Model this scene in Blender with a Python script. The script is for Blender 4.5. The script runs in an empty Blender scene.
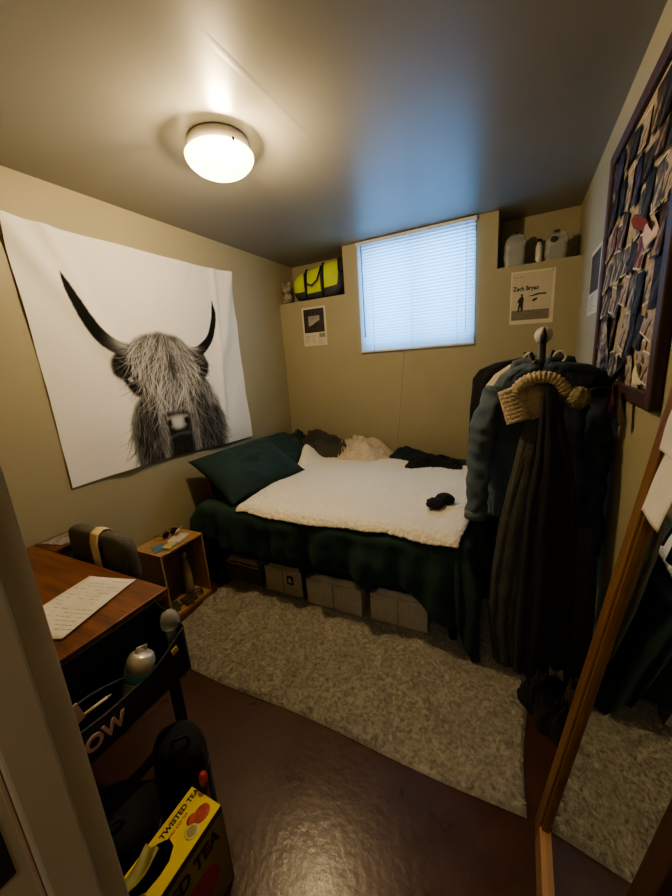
import bpy, bmesh, math, random
import numpy as np
from mathutils import Vector, Matrix, noise
PI = math.pi
C = bpy.context.scene.collection
rnd = random.Random(7)

# ------------------------------------------------------------------ materials
def nodes_of(name):
    m = bpy.data.materials.new(name); m.use_nodes = True
    nt = m.node_tree; nt.nodes.clear()
    out = nt.nodes.new('ShaderNodeOutputMaterial')
    return m, nt, out

def mat(name, c1, c2=None, scale=8.0, rough=0.7, metal=0.0, bump=0.0, bscale=60.0, detail=4.0, stretch=(1, 1, 1), sheen=0.0,
        spec=0.5, emit=None, estr=0.0, alpha=None, lo=0.35, hi=0.65, rvar=0.0, coat=0.0):
    m, nt, out = nodes_of(name)
    N = nt.nodes.new; L = nt.links.new
    p = N('ShaderNodeBsdfPrincipled'); L(p.outputs[0], out.inputs[0])
    p.inputs['Roughness'].default_value = rough; p.inputs['Metallic'].default_value = metal
    p.inputs['Specular IOR Level'].default_value = spec
    p.inputs['Sheen Weight'].default_value = sheen
    p.inputs['Coat Weight'].default_value = coat
    tc = N('ShaderNodeTexCoord'); mp = N('ShaderNodeMapping'); L(tc.outputs['Object'], mp.inputs[0]); mp.inputs['Scale'].default_value = stretch
    nz = N('ShaderNodeTexNoise'); nz.inputs['Scale'].default_value = scale; nz.inputs['Detail'].default_value = detail; L(mp.outputs[0], nz.inputs['Vector'])
    cr = N('ShaderNodeValToRGB'); c2 = c2 or tuple(x * 0.85 for x in c1)
    cr.color_ramp.elements[0].position = lo; cr.color_ramp.elements[1].position = hi
    cr.color_ramp.elements[0].color = (*c1, 1); cr.color_ramp.elements[1].color = (*c2, 1)
    L(nz.outputs['Fac'], cr.inputs[0]); L(cr.outputs[0], p.inputs['Base Color'])
    if rvar:
        mr = N('ShaderNodeMapRange'); mr.inputs['To Min'].default_value = rough - rvar; mr.inputs['To Max'].default_value = rough + rvar
        L(nz.outputs['Fac'], mr.inputs['Value']); L(mr.outputs[0], p.inputs['Roughness'])
    if bump:
        n2 = N('ShaderNodeTexNoise'); n2.inputs['Scale'].default_value = bscale; n2.inputs['Detail'].default_value = 3; L(mp.outputs[0], n2.inputs['Vector'])
        b = N('ShaderNodeBump'); b.inputs['Strength'].default_value = bump; b.inputs['Distance'].default_value = 0.01
        L(n2.outputs['Fac'], b.inputs['Height']); L(b.outputs[0], p.inputs['Normal'])
    if emit:
        p.inputs['Emission Color'].default_value = (*emit, 1); p.inputs['Emission Strength'].default_value = estr
    if alpha is not None:
        p.inputs['Alpha'].default_value = alpha
    return m

def glass_mat(name, col, rough=0.1, alpha=0.45):
    m, nt, out = nodes_of(name); N = nt.nodes.new; L = nt.links.new
    t = N('ShaderNodeBsdfTransparent'); t.inputs[0].default_value = (0.9, 0.92, 0.93, 1)
    p = N('ShaderNodeBsdfPrincipled'); p.inputs['Base Color'].default_value = (*col, 1); p.inputs['Roughness'].default_value = rough
    mx = N('ShaderNodeMixShader'); mx.inputs[0].default_value = alpha
    L(t.outputs[0], mx.inputs[1]); L(p.outputs[0], mx.inputs[2]); L(mx.outputs[0], out.inputs[0])
    return m

def wood_mat(name, c1, c2, rough=0.4, stretch=(1, 12, 12), scale=3.0, bump=0.15):
    return mat(name, c1, c2, scale=scale, rough=rough, stretch=stretch, bump=bump, bscale=14, detail=8, lo=0.3, hi=0.7)

M = {}
M['wall'] = mat('beige_wall_paint', (0.392, 0.355, 0.238), (0.366, 0.332, 0.220), scale=2, rough=0.55, bump=0.08, bscale=90, spec=0.35)
M['ceiling'] = mat('ceiling_paint', (0.315, 0.308, 0.268), (0.29, 0.285, 0.248), scale=1.6, rough=0.36, bump=0.03, bscale=25, spec=0.5)
M['floor'] = mat('brown_floor', (0.060, 0.026, 0.015), (0.085, 0.040, 0.024), scale=5, rough=0.30, bump=0.12, bscale=35, detail=9, rvar=0.10, spec=0.5)
M['jamb'] = mat('painted_jamb', (0.52, 0.46, 0.35), (0.48, 0.42, 0.32), scale=3, rough=0.5, bump=0.04, bscale=60)
M['hall'] = mat('hall_paint', (0.40, 0.33, 0.24), rough=0.8)
M['white_paint'] = mat('white_paint', (0.72, 0.70, 0.66), rough=0.5)
M['black_metal'] = mat('black_metal', (0.012, 0.012, 0.013), (0.02, 0.02, 0.02), rough=0.4)
M['dark_metal'] = mat('dark_gunmetal', (0.03, 0.03, 0.03), rough=0.35, metal=0.8)
M['steel'] = mat('brushed_steel', (0.50, 0.47, 0.40), (0.60, 0.57, 0.50), rough=0.36, metal=0.45, scale=30, stretch=(1, 1, 8))
M['desk_wood'] = wood_mat('desk_wood', (0.10, 0.034, 0.014), (0.24, 0.085, 0.033), rough=0.33, stretch=(1.2, 14, 14), scale=3)
M['crate_wood'] = wood_mat('crate_wood', (0.36, 0.21, 0.095), (0.48, 0.30, 0.15), rough=0.6, stretch=(8, 2, 8), scale=3)
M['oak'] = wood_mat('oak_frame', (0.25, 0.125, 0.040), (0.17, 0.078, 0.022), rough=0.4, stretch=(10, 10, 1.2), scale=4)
M['oak_in_shade'] = wood_mat('shaded_oak', (0.075, 0.028, 0.012), (0.05, 0.018, 0.009), rough=0.45, stretch=(10, 10, 1.2), scale=4)  # darker copy of the oak, shade painted into the colour
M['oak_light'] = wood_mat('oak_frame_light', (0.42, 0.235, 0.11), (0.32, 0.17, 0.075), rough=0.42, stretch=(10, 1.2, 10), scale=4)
M['board_frame'] = wood_mat('dark_board_frame', (0.040, 0.016, 0.010), (0.075, 0.032, 0.020), rough=0.6, stretch=(8, 8, 1), scale=4)
M['cork'] = mat('cork', (0.34, 0.27, 0.17), (0.42, 0.34, 0.22), scale=60, rough=0.9, bump=0.3, bscale=160)
M['duvet'] = mat('dark_green_cotton', (0.010, 0.036, 0.030), (0.016, 0.048, 0.040), scale=6, rough=0.85, bump=0.22, bscale=26, sheen=0.05)
M['teal'] = mat('teal_sheet', (0.10, 0.22, 0.19), rough=0.85)
M['pillow'] = mat('pillow_green', (0.008, 0.029, 0.026), (0.011, 0.036, 0.033), scale=6, rough=0.85, bump=0.18, bscale=22, sheen=0.05)
M['fleece'] = mat('cream_fleece', (0.88, 0.81, 0.67), (0.80, 0.73, 0.59), scale=55, rough=1.0, bump=0.9, bscale=110, sheen=0.3)
M['cream_knit'] = mat('cream_throw', (0.66, 0.58, 0.46), (0.56, 0.48, 0.37), scale=40, rough=0.95, bump=0.5, bscale=90)
M['olive_cloth'] = mat('olive_cloth', (0.055, 0.055, 0.042), (0.075, 0.072, 0.055), rough=0.9, bump=0.4, bscale=60)
M['navy_cloth'] = mat('navy_cloth', (0.014, 0.026, 0.042), (0.022, 0.038, 0.055), rough=0.9, bump=0.4, bscale=60)
M['black_cloth'] = mat('black_cloth', (0.008, 0.008, 0.009), (0.013, 0.012, 0.013), rough=0.9, bump=0.3, bscale=60, sheen=0.05)
M['grey_cloth'] = mat('grey_green_knit', (0.062, 0.064, 0.054), (0.080, 0.082, 0.068), rough=0.95, bump=0.5, bscale=120)
M['denim'] = mat('blue_grey_denim', (0.072, 0.105, 0.140), (0.105, 0.145, 0.185), scale=14, rough=0.85, bump=0.35, bscale=180)
M['denim_edge'] = mat('faded_denim_edge', (0.13, 0.17, 0.19), rough=0.85)
M['dark_denim'] = mat('dark_indigo_denim', (0.020, 0.032, 0.050), (0.032, 0.048, 0.070), scale=14, rough=0.85, bump=0.35, bscale=180)
M['white_cloth'] = mat('white_shirt_cloth', (0.68, 0.60, 0.48), rough=0.9)
M['brown_cloth'] = mat('dark_brown_cloth', (0.055, 0.038, 0.024), (0.075, 0.052, 0.034), rough=0.95)
M['knit'] = mat('beige_knit', (0.58, 0.48, 0.35), (0.46, 0.37, 0.26), scale=70, rough=1.0, bump=0.8, bscale=140)
M['pom'] = mat('olive_pompom', (0.26, 0.235, 0.13), (0.36, 0.33, 0.20), scale=60, rough=1.0, bump=1.0, bscale=120)
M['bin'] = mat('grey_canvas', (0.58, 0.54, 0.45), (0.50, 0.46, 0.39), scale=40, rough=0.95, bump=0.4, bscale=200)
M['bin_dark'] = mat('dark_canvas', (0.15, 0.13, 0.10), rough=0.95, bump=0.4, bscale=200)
M['bin_lip'] = mat('pale_fleece_contents', (0.66, 0.60, 0.50), rough=1.0, bump=0.9, bscale=80)
M['rug'] = mat('grey_beige_shag', (0.41, 0.38, 0.315), (0.22, 0.20, 0.162), scale=55, rough=1.0, sheen=0.1, detail=3, lo=0.40, hi=0.72)
M['rug_back'] = mat('rug_backing', (0.20, 0.18, 0.15), rough=1.0)
M['paper'] = mat('white_paper', (0.78, 0.73, 0.62), rough=0.85, spec=0.2)
M['poster_paper'] = mat('poster_paper', (0.66, 0.61, 0.51), (0.62, 0.57, 0.47), rough=0.7, spec=0.15)
M['poster_cream'] = mat('poster_cream', (0.56, 0.51, 0.40), (0.53, 0.48, 0.37), rough=0.7, spec=0.15)
M['ink'] = mat('black_ink', (0.02, 0.02, 0.02), rough=0.6)
M['ink_grey'] = mat('grey_ink', (0.22, 0.20, 0.18), (0.33, 0.30, 0.27), scale=40, rough=0.6)
M['poster_dark'] = mat('dark_picture', (0.022, 0.018, 0.022), (0.05, 0.04, 0.045), scale=25, rough=0.45)
M['poster_ground'] = mat('poster_ground', (0.17, 0.15, 0.11), (0.22, 0.20, 0.15), scale=50, rough=0.6)
M['poster_sky'] = mat('poster_sky', (0.44, 0.42, 0.36), (0.28, 0.26, 0.24), scale=10, rough=0.6)
M['neon'] = mat('neon_yellow_green', (0.56, 0.66, 0.07), (0.48, 0.58, 0.06), rough=0.6, bump=0.2, bscale=30)
M['slate'] = mat('slate_nylon', (0.035, 0.042, 0.052), (0.05, 0.058, 0.07), rough=0.6, bump=0.3, bscale=30)
M['black_trim'] = mat('black_webbing', (0.01, 0.01, 0.012), rough=0.7)
M['plush'] = mat('pale_plush', (0.42, 0.37, 0.30), (0.22, 0.18, 0.14), scale=22, rough=1.0, bump=0.7, bscale=120)
M['jug'] = glass_mat('cloudy_plastic', (0.42, 0.43, 0.41), 0.35, 0.72)
M['white_plastic'] = mat('white_plastic', (0.66, 0.62, 0.55), rough=0.4)
M['blue_plastic'] = mat('blue_cap', (0.05, 0.12, 0.28), rough=0.4)
M['clear'] = glass_mat('clear_plastic', (0.55, 0.56, 0.55), 0.1, 0.45)
M['teal_band'] = mat('teal_band', (0.055, 0.20, 0.22), rough=0.5)
M['pink'] = mat('dusty_pink_print', (0.50, 0.30, 0.29), (0.58, 0.38, 0.35), rough=0.7)
M['yellow'] = mat('carton_yellow', (0.78, 0.60, 0.035), (0.70, 0.52, 0.03), rough=0.45)
M['carton_blue'] = mat('carton_navy', (0.045, 0.055, 0.09), rough=0.45)
M['carton_side'] = mat('carton_gold', (0.36, 0.28, 0.055), (0.28, 0.21, 0.045), rough=0.5)
M['red'] = mat('red_print', (0.50, 0.065, 0.025), (0.35, 0.03, 0.02), scale=50, rough=0.5)
M['lemon'] = mat('pale_lemon', (0.66, 0.56, 0.28), (0.50, 0.42, 0.16), scale=60, rough=0.5)
M['flap'] = mat('olive_yellow_card', (0.36, 0.32, 0.09), (0.24, 0.22, 0.07), scale=18, rough=0.6)
M['chair'] = mat('grey_upholstery', (0.095, 0.090, 0.072), (0.11, 0.104, 0.084), rough=0.9, bump=0.3, bscale=150)
M['cream_band'] = mat('cream_strap', (0.76, 0.62, 0.38), rough=0.7)
M['orange'] = mat('orange_cover', (0.36, 0.085, 0.03), rough=0.7)
M['blue_card'] = mat('blue_card', (0.13, 0.24, 0.34), rough=0.6)
M['magazine'] = mat('magazine_cover', (0.40, 0.38, 0.34), (0.14, 0.12, 0.11), scale=30, rough=0.4)
M['amber'] = mat('amber_bottle', (0.30, 0.20, 0.10), rough=0.25)
M['skin_bottle'] = mat('pale_bottle', (0.40, 0.33, 0.23), rough=0.35)
M['brass'] = mat('dark_brass', (0.10, 0.075, 0.045), rough=0.4, metal=0.8)
M['tan_trim'] = mat('jamb_stop_edge', (0.62, 0.46, 0.33), rough=0.5)

# ------------------------------------------------------------------ mesh helper
class MB:
    def __init__(s): s.v = []; s.f = []; s.smooth = []
    def add(s, vs, fs, smooth=False):
        o = len(s.v); s.v += [tuple(v) for v in vs]; s.f += [tuple(i + o for i in f) for f in fs]; s.smooth += [smooth] * len(fs); return s
    def box(s, c, d, rot=None):
        vs = []
        for x in (-.5, .5):
            for y in (-.5, .5):
                for z in (-.5, .5):
                    v = Vector((x * d[0], y * d[1], z * d[2]))
                    if rot: v = rot @ v
                    vs.append(v + Vector(c))
        return s.add(vs, [(0, 1, 3, 2), (4, 6, 7, 5), (0, 4, 5, 1), (2, 3, 7, 6), (0, 2, 6, 4), (1, 5, 7, 3)])
    def bx(s, a, b):
        return s.box([(a[i] + b[i]) / 2 for i in range(3)], [abs(b[i] - a[i]) for i in range(3)])
    def grid(s, fn, nu, nv, closed_u=False, smooth=True):
        vs = [fn(i / (nu if closed_u else nu - 1), j / (nv - 1)) for j in range(nv) for i in range(nu)]
        fs = []
        for j in range(nv - 1):
            for i in range(nu if closed_u else nu - 1):
                a = j * nu + i; b = j * nu + (i + 1) % nu
                fs.append((a, b, b + nu, a + nu))
        return s.add(vs, fs, smooth)
    def tube(s, pts, r, n=12, caps=True, closed=False):
        pts = [Vector(p) for p in pts]; k = len(pts)
        rs = r if isinstance(r, (list, tuple)) else [r] * k
        vs = []; up = Vector((0.13, 0.31, 0.94)).normalized(); prev = None
        for i, p in enumerate(pts):
            if closed: t = (pts[(i + 1) % k] - pts[i - 1]).normalized()
            else: t = (pts[min(i + 1, k - 1)] - pts[max(i - 1, 0)]).normalized()
            if prev is None: a = t.cross(up).normalized()
            else: a = (prev - t * prev.dot(t)).normalized()
            prev = a; b = t.cross(a)
            for q in range(n):
                th = 2 * PI * q / n
                vs.append(p + (a * math.cos(th) + b * math.sin(th)) * rs[i])
        fs = []
        for i in range(k if closed else k - 1):
            for q in range(n):
                a0 = i * n + q; b0 = i * n + (q + 1) % n; i2 = (i + 1) % k
                fs.append((a0, b0, i2 * n + (q + 1) % n, i2 * n + q))
        if caps and not closed:
            fs.append(tuple(range(n - 1, -1, -1))); fs.append(tuple((k - 1) * n + q for q in range(n)))
        return s.add(vs, fs, True)
    def lathe(s, prof, c=(0, 0, 0), n=32, mtx=None, rip=0, ramp=0.0):
        vs = []
        for (r, z) in prof:
            for q in range(n):
                th = 2 * PI * q / n; rr = r * (1 + ramp * math.cos(rip * th)) if rip else r
                v = Vector((rr * math.cos(th), rr * math.sin(th), z))
                if mtx: v = mtx @ v
                vs.append(v + Vector(c))
        k = len(prof)
        fs = [(i * n + q, i * n + (q + 1) % n, (i + 1) * n + (q + 1) % n, (i + 1) * n + q) for i in range(k - 1) for q in range(n)]
        if prof[0][0] > 1e-5: fs.append(tuple(range(n - 1, -1, -1)))
        if prof[-1][0] > 1e-5: fs.append(tuple((k - 1) * n + q for q in range(n)))
        return s.add(vs, fs, True)
    def ball(s, c, r, n=16, amp=0.0, f=8, seed=0):
        r = r if isinstance(r, (tuple, list)) else (r, r, r)
        def fn(u, v):
            th = 2 * PI * u; ph = PI * v
            d = Vector((math.cos(th) * math.sin(ph), math.sin(th) * math.sin(ph), math.cos(ph)))
            k = 1 + (amp * noise.noise(d * f + Vector((seed, seed * 2, 0))) if amp else 0)
            return (c[0] + d.x * r[0] * k, c[1] + d.y * r[1] * k, c[2] + d.z * r[2] * k)
        return s.grid(fn, n * 2, n, closed_u=True)
    def poly(s, pts, mtx, t=0.0):
        # flat polygon (list of 2-d points) carried by mtx, thickness t along the local z
        n = len(pts)
        vs = [mtx @ Vector((p[0], p[1], t)) for p in pts]
        fs = [tuple(range(n))]
        if t:
            vs += [mtx @ Vector((p[0], p[1], 0)) for p in pts]
            fs += [tuple(range(2 * n - 1, n - 1, -1))] + [(i, i + n, (i + 1) % n + n, (i + 1) % n) for i in range(n)]
        return s.add(vs, fs)
    def build(s, name, m, parent=None, bevel=0.0, solid=0.0, sub=0, loc=None, seg=2):
        me = bpy.data.meshes.new(name); me.from_pydata(s.v, [], s.f); me.materials.append(m)
        me.polygons.foreach_set('use_smooth', s.smooth); me.update()
        bm = bmesh.new(); bm.from_mesh(me); bmesh.ops.remove_doubles(bm, verts=bm.verts, dist=1e-6) if len(s.v) < 20000 else None
        bmesh.ops.recalc_face_normals(bm, faces=bm.faces) if len(s.v) < 60000 else None
        bm.to_mesh(me); bm.free()
        o = bpy.data.objects.new(name, me); C.objects.link(o)
        if parent:
            o.parent = parent
            # parts are modelled in world space: shift them into the parent's frame
            inv = world_of(parent).inverted(); me.transform(inv)
        if bevel:
            b = o.modifiers.new('bevel', 'BEVEL'); b.width = bevel; b.segments = seg; b.limit_method = 'ANGLE'
        if solid:
            d = o.modifiers.new('solid', 'SOLIDIFY'); d.thickness = solid; d.offset = 0
        if sub:
            d = o.modifiers.new('sub', 'SUBSURF'); d.levels = sub; d.render_levels = sub
        return o

def world_of(o):
    m = o.matrix_basis.copy()
    while o.parent:
        o = o.parent; m = o.matrix_basis @ m
    return m

def tag(o, label, cat, group=None, kind=None):
    o['label'] = label; o['category'] = cat
    if group: o['group'] = group
    if kind: o['kind'] = kind
    return o

def thing(name, label, cat, loc=(0, 0, 0), group=None):
    o = bpy.data.objects.new(name, None); C.objects.link(o); o.location = loc; o.empty_display_size = 0.05
    return tag(o, label, cat, group)

def struct(name, mb, m, parent=None, **k):
    o = mb.build(name, m, parent, **k)
    if parent is None: o['kind'] = 'structure'
    return o

def frame(right, up, origin):
    r = Vector(right).normalized(); u = Vector(up).normalized(); n = r.cross(u)
    m = Matrix((r, u, n)).transposed().to_4x4(); m.translation = Vector(origin); return m

def text(name, body, size, mtx, m, parent=None, ext=0.0006, align='LEFT', bold=0.0, sx=1.0):
    cu = bpy.data.curves.new(name, 'FONT'); cu.body = body; cu.size = size; cu.extrude = ext; cu.align_x = align; cu.offset = bold
    t = bpy.data.objects.new('tmp', cu); C.objects.link(t)
    dg = bpy.context.evaluated_depsgraph_get(); me = bpy.data.meshes.new_from_object(t.evaluated_get(dg))
    bpy.data.objects.remove(t); me.transform(Matrix.Diagonal((sx, 1, 1, 1))); me.transform(mtx)
    if parent: me.transform(world_of(parent).inverted())
    me.name = name; me.materials.clear(); me.materials.append(m)
    o = bpy.data.objects.new(name, me); C.objects.link(o)
    if parent: o.parent = parent
    return o

def nz(x, y, z=0.0): return noise.noise(Vector((x, y, z)))
def sm(a, b, x):
    t = max(0.0, min(1.0, (x - a) / (b - a))); return t * t * (3 - 2 * t)

# ------------------------------------------------------------------ room
XL, XR, YB, Y0, H = -2.205, 0.354, 3.24, 0.13, 2.55
T = 0.12
ND = 0.30       # niche depth
NZ = 2.152      # niche shelf height
WX0, WX1, WZ0, WZ1 = -1.305, -0.345, 1.64, 2.50     # window opening
struct('floor', MB().bx((XL - T, -1.6, -0.1), (XR + T + 0.6, YB + 0.6, 0)), M['floor'])
struct('ceiling', MB().bx((XL - T, 0.0, H), (XR + T, YB + 0.6, H + 0.1)), M['ceiling'])
struct('wall_left', MB().bx((XL - T, 0.0, 0), (XL, YB + 0.5, H)), M['wall'])
struct('wall_right', MB().bx((XR, 0.0, 0), (XR + T, YB + 0.5, H)), M['wall'])
wb = MB()
D = ND
wb.bx((XL, YB, 0), (XR, YB + D, WZ0))                      # below the window
wb.bx((XL, YB, WZ0), (WX0, YB + D, NZ)); wb.bx((WX1, YB, WZ0), (XR, YB + D, NZ))
wb.bx((-1.476, YB, NZ), (WX0, YB + D, H)); wb.bx((WX1, YB, NZ), (-0.19, YB + D, H))
wb.bx((WX0, YB, WZ1), (WX1, YB + D, H))
wb.bx((XL, YB + D, NZ - 0.1), (-1.476, YB + D + 0.08, H)); wb.bx((-0.19, YB + D, NZ - 0.1), (XR, YB + D + 0.08, H))
struct('wall_back', wb, M['wall'])
# front wall with the doorway the camera stands in
struct('wall_front', MB().bx((XL, 0.0, 0), (-0.44, Y0, H)).bx((-0.44, 0.0, 2.06), (XR, Y0, H)), M['wall'])
jb = MB().bx((-0.44, -0.02, 0), (-0.42, 0.145, 2.04)).bx((-0.44, -0.02, 2.04), (XR, 0.145, 2.06))
d1 = struct('door_1', jb, M['jamb'], bevel=0.003)
struct('door_stop', MB().bx((-0.42, 0.079, 0), (-0.409, 0.118, 2.04)), M['jamb'], d1, bevel=0.003)
struct('door_casing', MB().bx((-0.505, 0.13, 0), (-0.427, 0.146, 2.12)).bx((-0.505, 0.13, 2.05), (XR, 0.146, 2.12)), M['jamb'], d1, bevel=0.004)
struct('strike_plate', MB().bx((-0.4205, 0.030, 1.088), (-0.4185, 0.066, 1.158)), M['brass'], d1, bevel=0.0005)
struct('edge_strip', MB().bx((-0.4205, 0.0752, 0.0), (-0.4180, 0.0782, 2.04)), M['tan_trim'], d1)
struct('screw', MB().lathe([(0.0, 0), (0.004, 0.001), (0.0045, 0)], (-0.4165, 0.1, 1.36), n=10, mtx=Matrix.Rotation(PI / 2, 4, 'Y')), M['brass'], d1)
struct('baseboard_left', MB().bx((XL, Y0, 0), (XL + 0.012, YB, 0.075)), M['wall'], bevel=0.003)
# hallway the photographer stands in
hw = MB().bx((-1.4, -1.5, 0), (1.0, -1.4, 2.5)).bx((-1.4, -1.4, 0), (-1.3, 0.0, 2.5)).bx((0.9, -1.4, 0), (1.0, 0.0, 2.5)).bx((XR + T, -0.1, 0), (1.0, 0.0, 2.5)).bx((-1.4, -1.5, 2.45), (1.0, 0.0, 2.55))
struct('wall_hallway', hw, M['hall'])
# raised drywall seam on the ceiling
struct('trim_1', MB().grid(lambda u, v: (-0.905 + (u - .5) * 0.035, 1.0 + 0.85 * v, H - 0.0008 * math.sin(PI * u) * min(1, 6 * v, 6 * (1 - v)) + 0.0002), 7, 30), M['ceiling'])

# ------------------------------------------------------------------ window + blinds
w1 = struct('window_1', MB().bx((WX0, YB + 0.06, WZ0), (WX0 + 0.04, YB + 0.12, WZ1)).bx((WX1 - 0.04, YB + 0.06, WZ0), (WX1, YB + 0.12, WZ1))
            .bx((WX0, YB + 0.06, WZ0), (WX1, YB + 0.12, WZ0 + 0.04)).bx((WX0, YB + 0.06, WZ1 - 0.04), (WX1, YB + 0.12, WZ1)).bx((-0.845, YB + 0.07, WZ0), (-0.805, YB + 0.11, WZ1)), M['white_paint'], bevel=0.003)
m, nt, out = nodes_of('window_glass'); g = nt.nodes.new('ShaderNodeBsdfTransparent'); g.inputs[0].default_value = (0.93, 0.96, 0.97, 1)
gg = nt.nodes.new('ShaderNodeBsdfGlossy'); gg.inputs['Roughness'].default_value = 0.02; mx = nt.nodes.new('ShaderNodeMixShader'); mx.inputs[0].default_value = 0.06
nt.links.new(g.outputs[0], mx.inputs[1]); nt.links.new(gg.outputs[0], mx.inputs[2]); nt.links.new(mx.outputs[0], out.inputs[0])
struct('pane', MB().bx((WX0 + 0.03, YB + 0.085, WZ0 + 0.03), (WX1 - 0.03, YB + 0.09, WZ1 - 0.03)), m, w1)
m, nt, out = nodes_of('blind_slat_vinyl'); N = nt.nodes.new; L = nt.links.new
p = N('ShaderNodeBsdfPrincipled'); p.inputs['Base Color'].default_value = (0.80, 0.82, 0.82, 1); p.inputs['Roughness'].default_value = 0.45
t = N('ShaderNodeBsdfTranslucent'); t.inputs[0].default_value = (0.46, 0.72, 0.92, 1)
mx = N('ShaderNodeMixShader'); mx.inputs[0].default_value = 0.45; L(p.outputs[0], mx.inputs[1]); L(t.outputs[0], mx.inputs[2]); L(mx.outputs[0], out.inputs[0])
M['slat'] = m
bl = thing('window_blind', 'closed white horizontal slat blind glowing blue over the basement window', 'blinds', (-0.84, YB, 1.6))
BX0, BX1, BZ0, BZ1 = -1.335, -0.338, 1.612, 2.548
nsl = 35
sl = MB()
for i in range(nsl):
    z = BZ0 + 0.028 + (BZ1 - 0.064 - BZ0) * i / (nsl - 1); a = math.radians(62); w = 0.0165
    def fn(u, v, z=z, a=a, w=w):
        k = (v - .5) * 2; bow = 0.002 * (1 - k * k)
        return (BX0 + 0.01 + (BX1 - BX0 - 0.02) * u, YB - 0.020 + k * w * math.cos(a) - bow, z - k * w * math.sin(a) * -1 + 0)
    sl.grid(fn, 3, 4)
sl.build('slats', M['slat'], bl)
MB().bx((BX0, YB - 0.034, BZ1 - 0.026), (BX1, YB - 0.004, BZ1 - 0.004)).build('head_rail', M['white_paint'], bl, bevel=0.003)
MB().bx((BX0 + 0.005, YB - 0.030, BZ0), (BX1 - 0.005, YB - 0.008, BZ0 + 0.016)).build('bottom_rail', M['white_paint'], bl, bevel=0.003)
MB().tube([(BX0 + 0.055, YB - 0.040, BZ1 - 0.04), (BX0 + 0.060, YB - 0.042, 1.75)], 0.004, 8).build('tilt_wand', M['blue_card'], bl)
for x in (BX0 + 0.14, -0.845, BX1 - 0.14):
    MB().tube([(x, YB - 0.034, BZ1 - 0.03), (x, YB - 0.034, BZ0)], 0.0013, 6).build('ladder_cord', M['white_paint'], bl)
MB().tube([(BX1 - 0.07, YB - 0.038, BZ1 - 0.03), (BX1 - 0.072, YB - 0.038, BZ0 + .1)], 0.0016, 6).build('lift_cord', M['black_trim'], bl)
tag(MB().tube([(-0.935, YB - 0.006, 1.61), (-0.955, YB - 0.006, 1.35), (-1.0, YB - 0.006, 0.95), (-1.035, YB - 0.008, 0.72), (-1.04, YB - 0.03, 0.66)], 0.003, 8).build('hanging_cable', M['cream_knit']),
    'thin pale cable running down the wall from the blind to the bed', 'cable')

# ------------------------------------------------------------------ lights
def area(name, loc, rot, sx, sy, power, col):
    l = bpy.data.lights.new(name, 'AREA'); l.shape = 'RECTANGLE'; l.size = sx; l.size_y = sy; l.energy = power; l.color = col
    o = bpy.data.objects.new(name, l); C.objects.link(o); o.location = loc; o.rotation_euler = rot; return o
area('window_daylight', (-0.825, YB + 0.27, 2.06), (math.radians(-90), 0, 0), 0.94, 0.84, 44, (0.27, 0.60, 1.0))
area('hallway_fill', (-0.1, -0.8, 2.42), (0, 0, 0), 0.5, 0.5, 9, (1.0, 0.88, 0.72))  # added fill lamp, unseen behind the camera, brightens the door jamb
w = bpy.data.worlds.new('World'); bpy.context.scene.world = w; w.use_nodes = True
w.node_tree.nodes['Background'].inputs[0].default_value = (0.35, 0.5, 0.7, 1); w.node_tree.nodes['Background'].inputs[1].default_value = 0.6

LX, LY = -1.255, 1.487
lamp = thing('ceiling_lamp', 'round flush ceiling lamp with glowing ribbed glass bowl', 'lamp', (LX, LY, H))
MB().lathe([(0.0, 0), (0.128, 0), (0.135, -0.012), (0.137, -0.045), (0.128, -0.052), (0.0, -0.052)], (LX, LY, H), n=48).build('base', M['white_paint'], lamp)
m, nt, out = nodes_of('lit_ribbed_glass'); N = nt.nodes.new; L = nt.links.new
e = N('ShaderNodeEmission'); e.inputs[0].default_value = (1.0, 0.725, 0.385, 1); e.inputs[1].default_value = 15
tr = N('ShaderNodeBsdfTransparent'); mx = N('ShaderNodeMixShader'); mx.inputs[0].default_value = 0.65
L(tr.outputs[0], mx.inputs[1]); L(e.outputs[0], mx.inputs[2]); L(mx.outputs[0], out.inputs[0])
prof = [(0.142, -0.054), (0.150, -0.061), (0.149, -0.073), (0.138, -0.092), (0.113, -0.114), (0.080, -0.130), (0.042, -0.139), (0.0, -0.142)]
MB().lathe(prof, (LX, LY, H), n=96, rip=48, ramp=0.006).build('glass_bowl', m, lamp)
m2, nt, out = nodes_of('lit_bulb'); e = nt.nodes.new('ShaderNodeEmission'); e.inputs[0].default_value = (1.0, 0.75, 0.425, 1); e.inputs[1].default_value = 4300; nt.links.new(e.outputs[0], out.inputs[0])
MB().ball((LX + 0.050, LY - 0.02, H - 0.088), (0.034, 0.030, 0.030), n=12).build('bulb', m2, lamp)
for a in (215, 335, 95):
    c = math.cos(math.radians(a)); s_ = math.sin(math.radians(a))
    MB().box((LX + 0.150 * c, LY + 0.150 * s_, H - 0.060), (0.010, 0.010, 0.016), Matrix.Rotation(math.radians(a), 3, 'Z')).build('clip', M['dark_metal'], lamp, bevel=0.002)

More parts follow.
